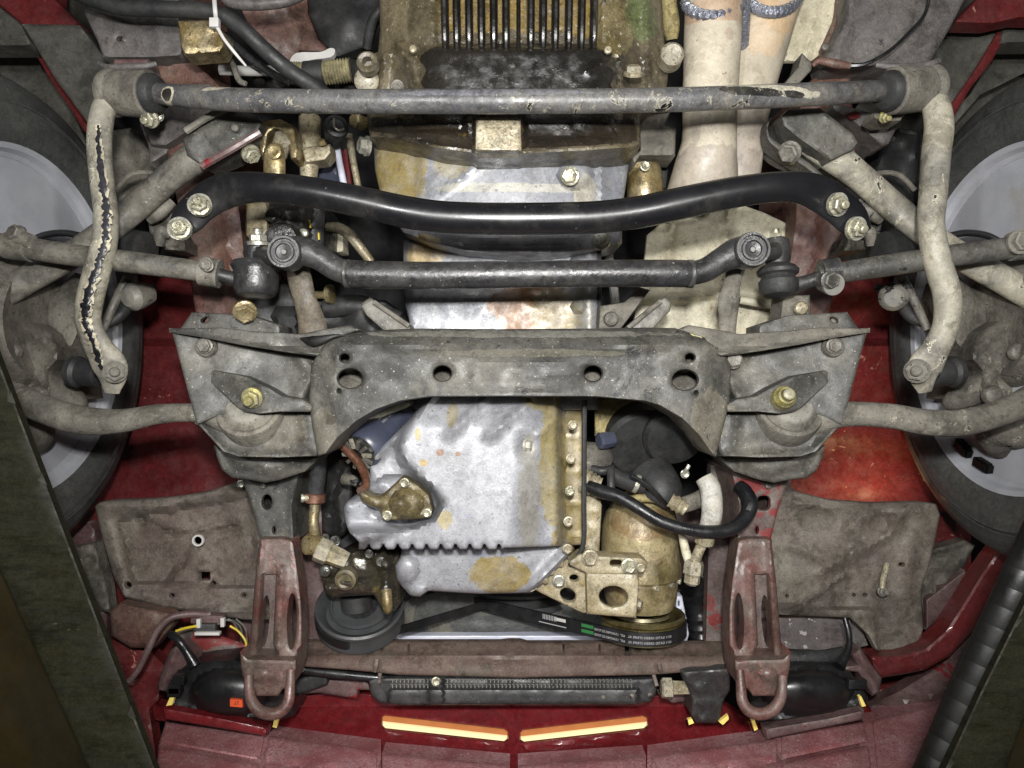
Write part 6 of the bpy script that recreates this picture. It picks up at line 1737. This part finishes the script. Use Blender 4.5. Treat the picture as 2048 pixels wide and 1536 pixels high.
# metallic lower faces, pinkish sheen and sparkle put into the colour
for i, pts in enumerate(([(334, 1436), (530, 1470), (520, 1522), (318, 1486)], [(317, 1491), (519, 1527), (500, 1700), (300, 1700)], [(537, 1471), (754, 1500), (754, 1700), (512, 1700), (527, 1526)], [(764, 1506), (1020, 1530), (1020, 1700), (764, 1700)], [(1036, 1530), (1292, 1512), (1296, 1700), (1036, 1700)],
                         [(1303, 1512), (1530, 1480), (1554, 1475), (1554, 1700), (1303, 1700)], [(1562, 1468), (1726, 1438), (1736, 1484), (1562, 1520)], [(1562, 1525), (1737, 1489), (1760, 1700), (1562, 1700)], [(1744, 1440), (1860, 1412), (1960, 1380), (2060, 1300), (2060, 1700), (1770, 1700)])):
    sheet("valance_panel", pts, lambda x, y: 1.03 - .0012 * (y - 1470) + ridge(x, y, [(320, 1486), (520, 1524), (760, 1552)], 3, -.006) + ridge(x, y, [(1740, 1488), (1560, 1524), (1300, 1556)], 3, -.006) + .0012 * vn(x, y, 30), spark, vl, step=10, wall=.03, rnd=(6, .006))
sheet("valance_edge", [(326, 1416), (440, 1436), (534, 1456), (532, 1472), (440, 1456), (330, 1438)], 1.0, redv, vl, wall=.02, rnd=(4, .003), step=9)
sheet("valance_edge", [(1530, 1458), (1660, 1436), (1728, 1420), (1730, 1438), (1660, 1452), (1534, 1478)], 1.0, maroon, vl, wall=.02, rnd=(4, .003), step=9)
for pts in ([(342, 1390), (350, 1388), (344, 1410), (332, 1412)], [(1718, 1394), (1722, 1392), (1732, 1412), (1724, 1414)], [(549, 1436), (558, 1436), (553, 1456), (545, 1454)], [(1503, 1442), (1509, 1440), (1516, 1458), (1509, 1462)], [(1376, 1440), (1384, 1438), (1388, 1446), (1378, 1450)], [(1438, 1444), (1456, 1430), (1458, 1438), (1446, 1450)]):
    sheet("yellow_gap_light", pts, 1.0, gaplight, vl, wall=.006, step=6)  # yellow pieces painted as light coming through gaps by the lamp housings

# amber and cream glowing strips added for light seen through the two slots
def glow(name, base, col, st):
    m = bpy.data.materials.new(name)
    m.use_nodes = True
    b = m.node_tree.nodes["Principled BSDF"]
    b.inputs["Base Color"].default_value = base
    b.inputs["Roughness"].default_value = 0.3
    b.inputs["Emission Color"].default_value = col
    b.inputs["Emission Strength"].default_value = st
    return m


creamg = glow("cream_slot_glow", (0.7, 0.6, 0.35, 1), (1.0, 0.77, 0.36, 1), 0.36)
amberg = glow("amber_slot_glow", (0.4, 0.14, 0.05, 1), (0.60, 0.24, 0.07, 1), 0.17)
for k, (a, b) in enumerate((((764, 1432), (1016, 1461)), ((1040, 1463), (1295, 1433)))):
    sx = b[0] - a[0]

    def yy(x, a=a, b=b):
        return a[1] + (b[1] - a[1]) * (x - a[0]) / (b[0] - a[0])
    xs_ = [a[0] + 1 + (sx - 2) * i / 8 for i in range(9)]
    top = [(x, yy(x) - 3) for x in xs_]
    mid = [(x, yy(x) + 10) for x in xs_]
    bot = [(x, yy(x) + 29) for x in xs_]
    lens = sheet("slot_glow_strip", mid + bot[::-1], lambda x, y: vf(x, y) + .008, creamg, vl, wall=.01, rnd=(4, .003), step=8, label=("left" if k == 0 else "right") + " cream glowing strip added for light through the long slot of the valance")
    sheet("amber_glow_strip", top + mid[::-1], lambda x, y: vf(x, y) + .010, amberg, vl, wall=.01, step=8)

# ================================================================== the lift
def thing(name, loc, label, cat_, group=None):
    o = empty(name, loc)
    o["label"] = label
    o["category"] = cat_
    if group:
        o["group"] = group
    return o


L1 = thing("lift_arm", P(120, 1350, .72), "plain dark olive steel lift beam across the lower left corner", "lift beam", "lift beams under the car")
sheet("beam_face", [(-310, -84), (0, 726), (314, 1546), (424, 1836), (292, 1836), (178, 1540), (0, 1142), (-420, 200)], lambda x, y: .60 + .0008 * vn(x, y, 70), liftm, L1, step=30, wall=.006, rnd=(6, .003))
sheet("beam_side", [(-420, 180), (4, 1136), (186, 1536), (300, 1836), (-420, 1836)], .66, liftd, L1, step=40, wall=.04)
L2 = thing("lift_arm", P(1960, 1400, .72), "dark olive steel lift beam with a black ribbed rack along its edge, lower right corner", "lift beam", "lift beams under the car")
sheet("beam_face", [(2500, 300), (2048, 1206), (1960, 1384), (1888, 1540), (1760, 1836), (1900, 1836), (2010, 1540), (2048, 1440), (2500, 560)], lambda x, y: .60 + .0008 * vn(x, y, 70), liftm, L2, step=30, wall=.012, rnd=(6, .003))
sheet("beam_side", [(2500, 540), (2052, 1424), (2014, 1536), (1890, 1836), (2500, 1836)], .66, liftd, L2, step=40, wall=.04)
rk = sheet("rack", [(2480, 240), (2048, 1100), (1930, 1330), (1842, 1540), (1720, 1836), (1770, 1836), (1892, 1540), (1962, 1384), (2052, 1206), (2510, 300)], .625, chainm, L2, step=30, wall=.01)
for i in range(16):
    t = (i - 3) / 9.0
    x0, y0 = 2036 - 152 * t, 1166 + 336 * t
    c = P(x0, y0, .622)
    lathe("rack_roller", c, (-.41, .91, 0), [(-.0115, .0128), (-.0105, .0142), (.006, .0142), (.0085, .0128), (.0115, .0105)], chainm, L2, seg=24)
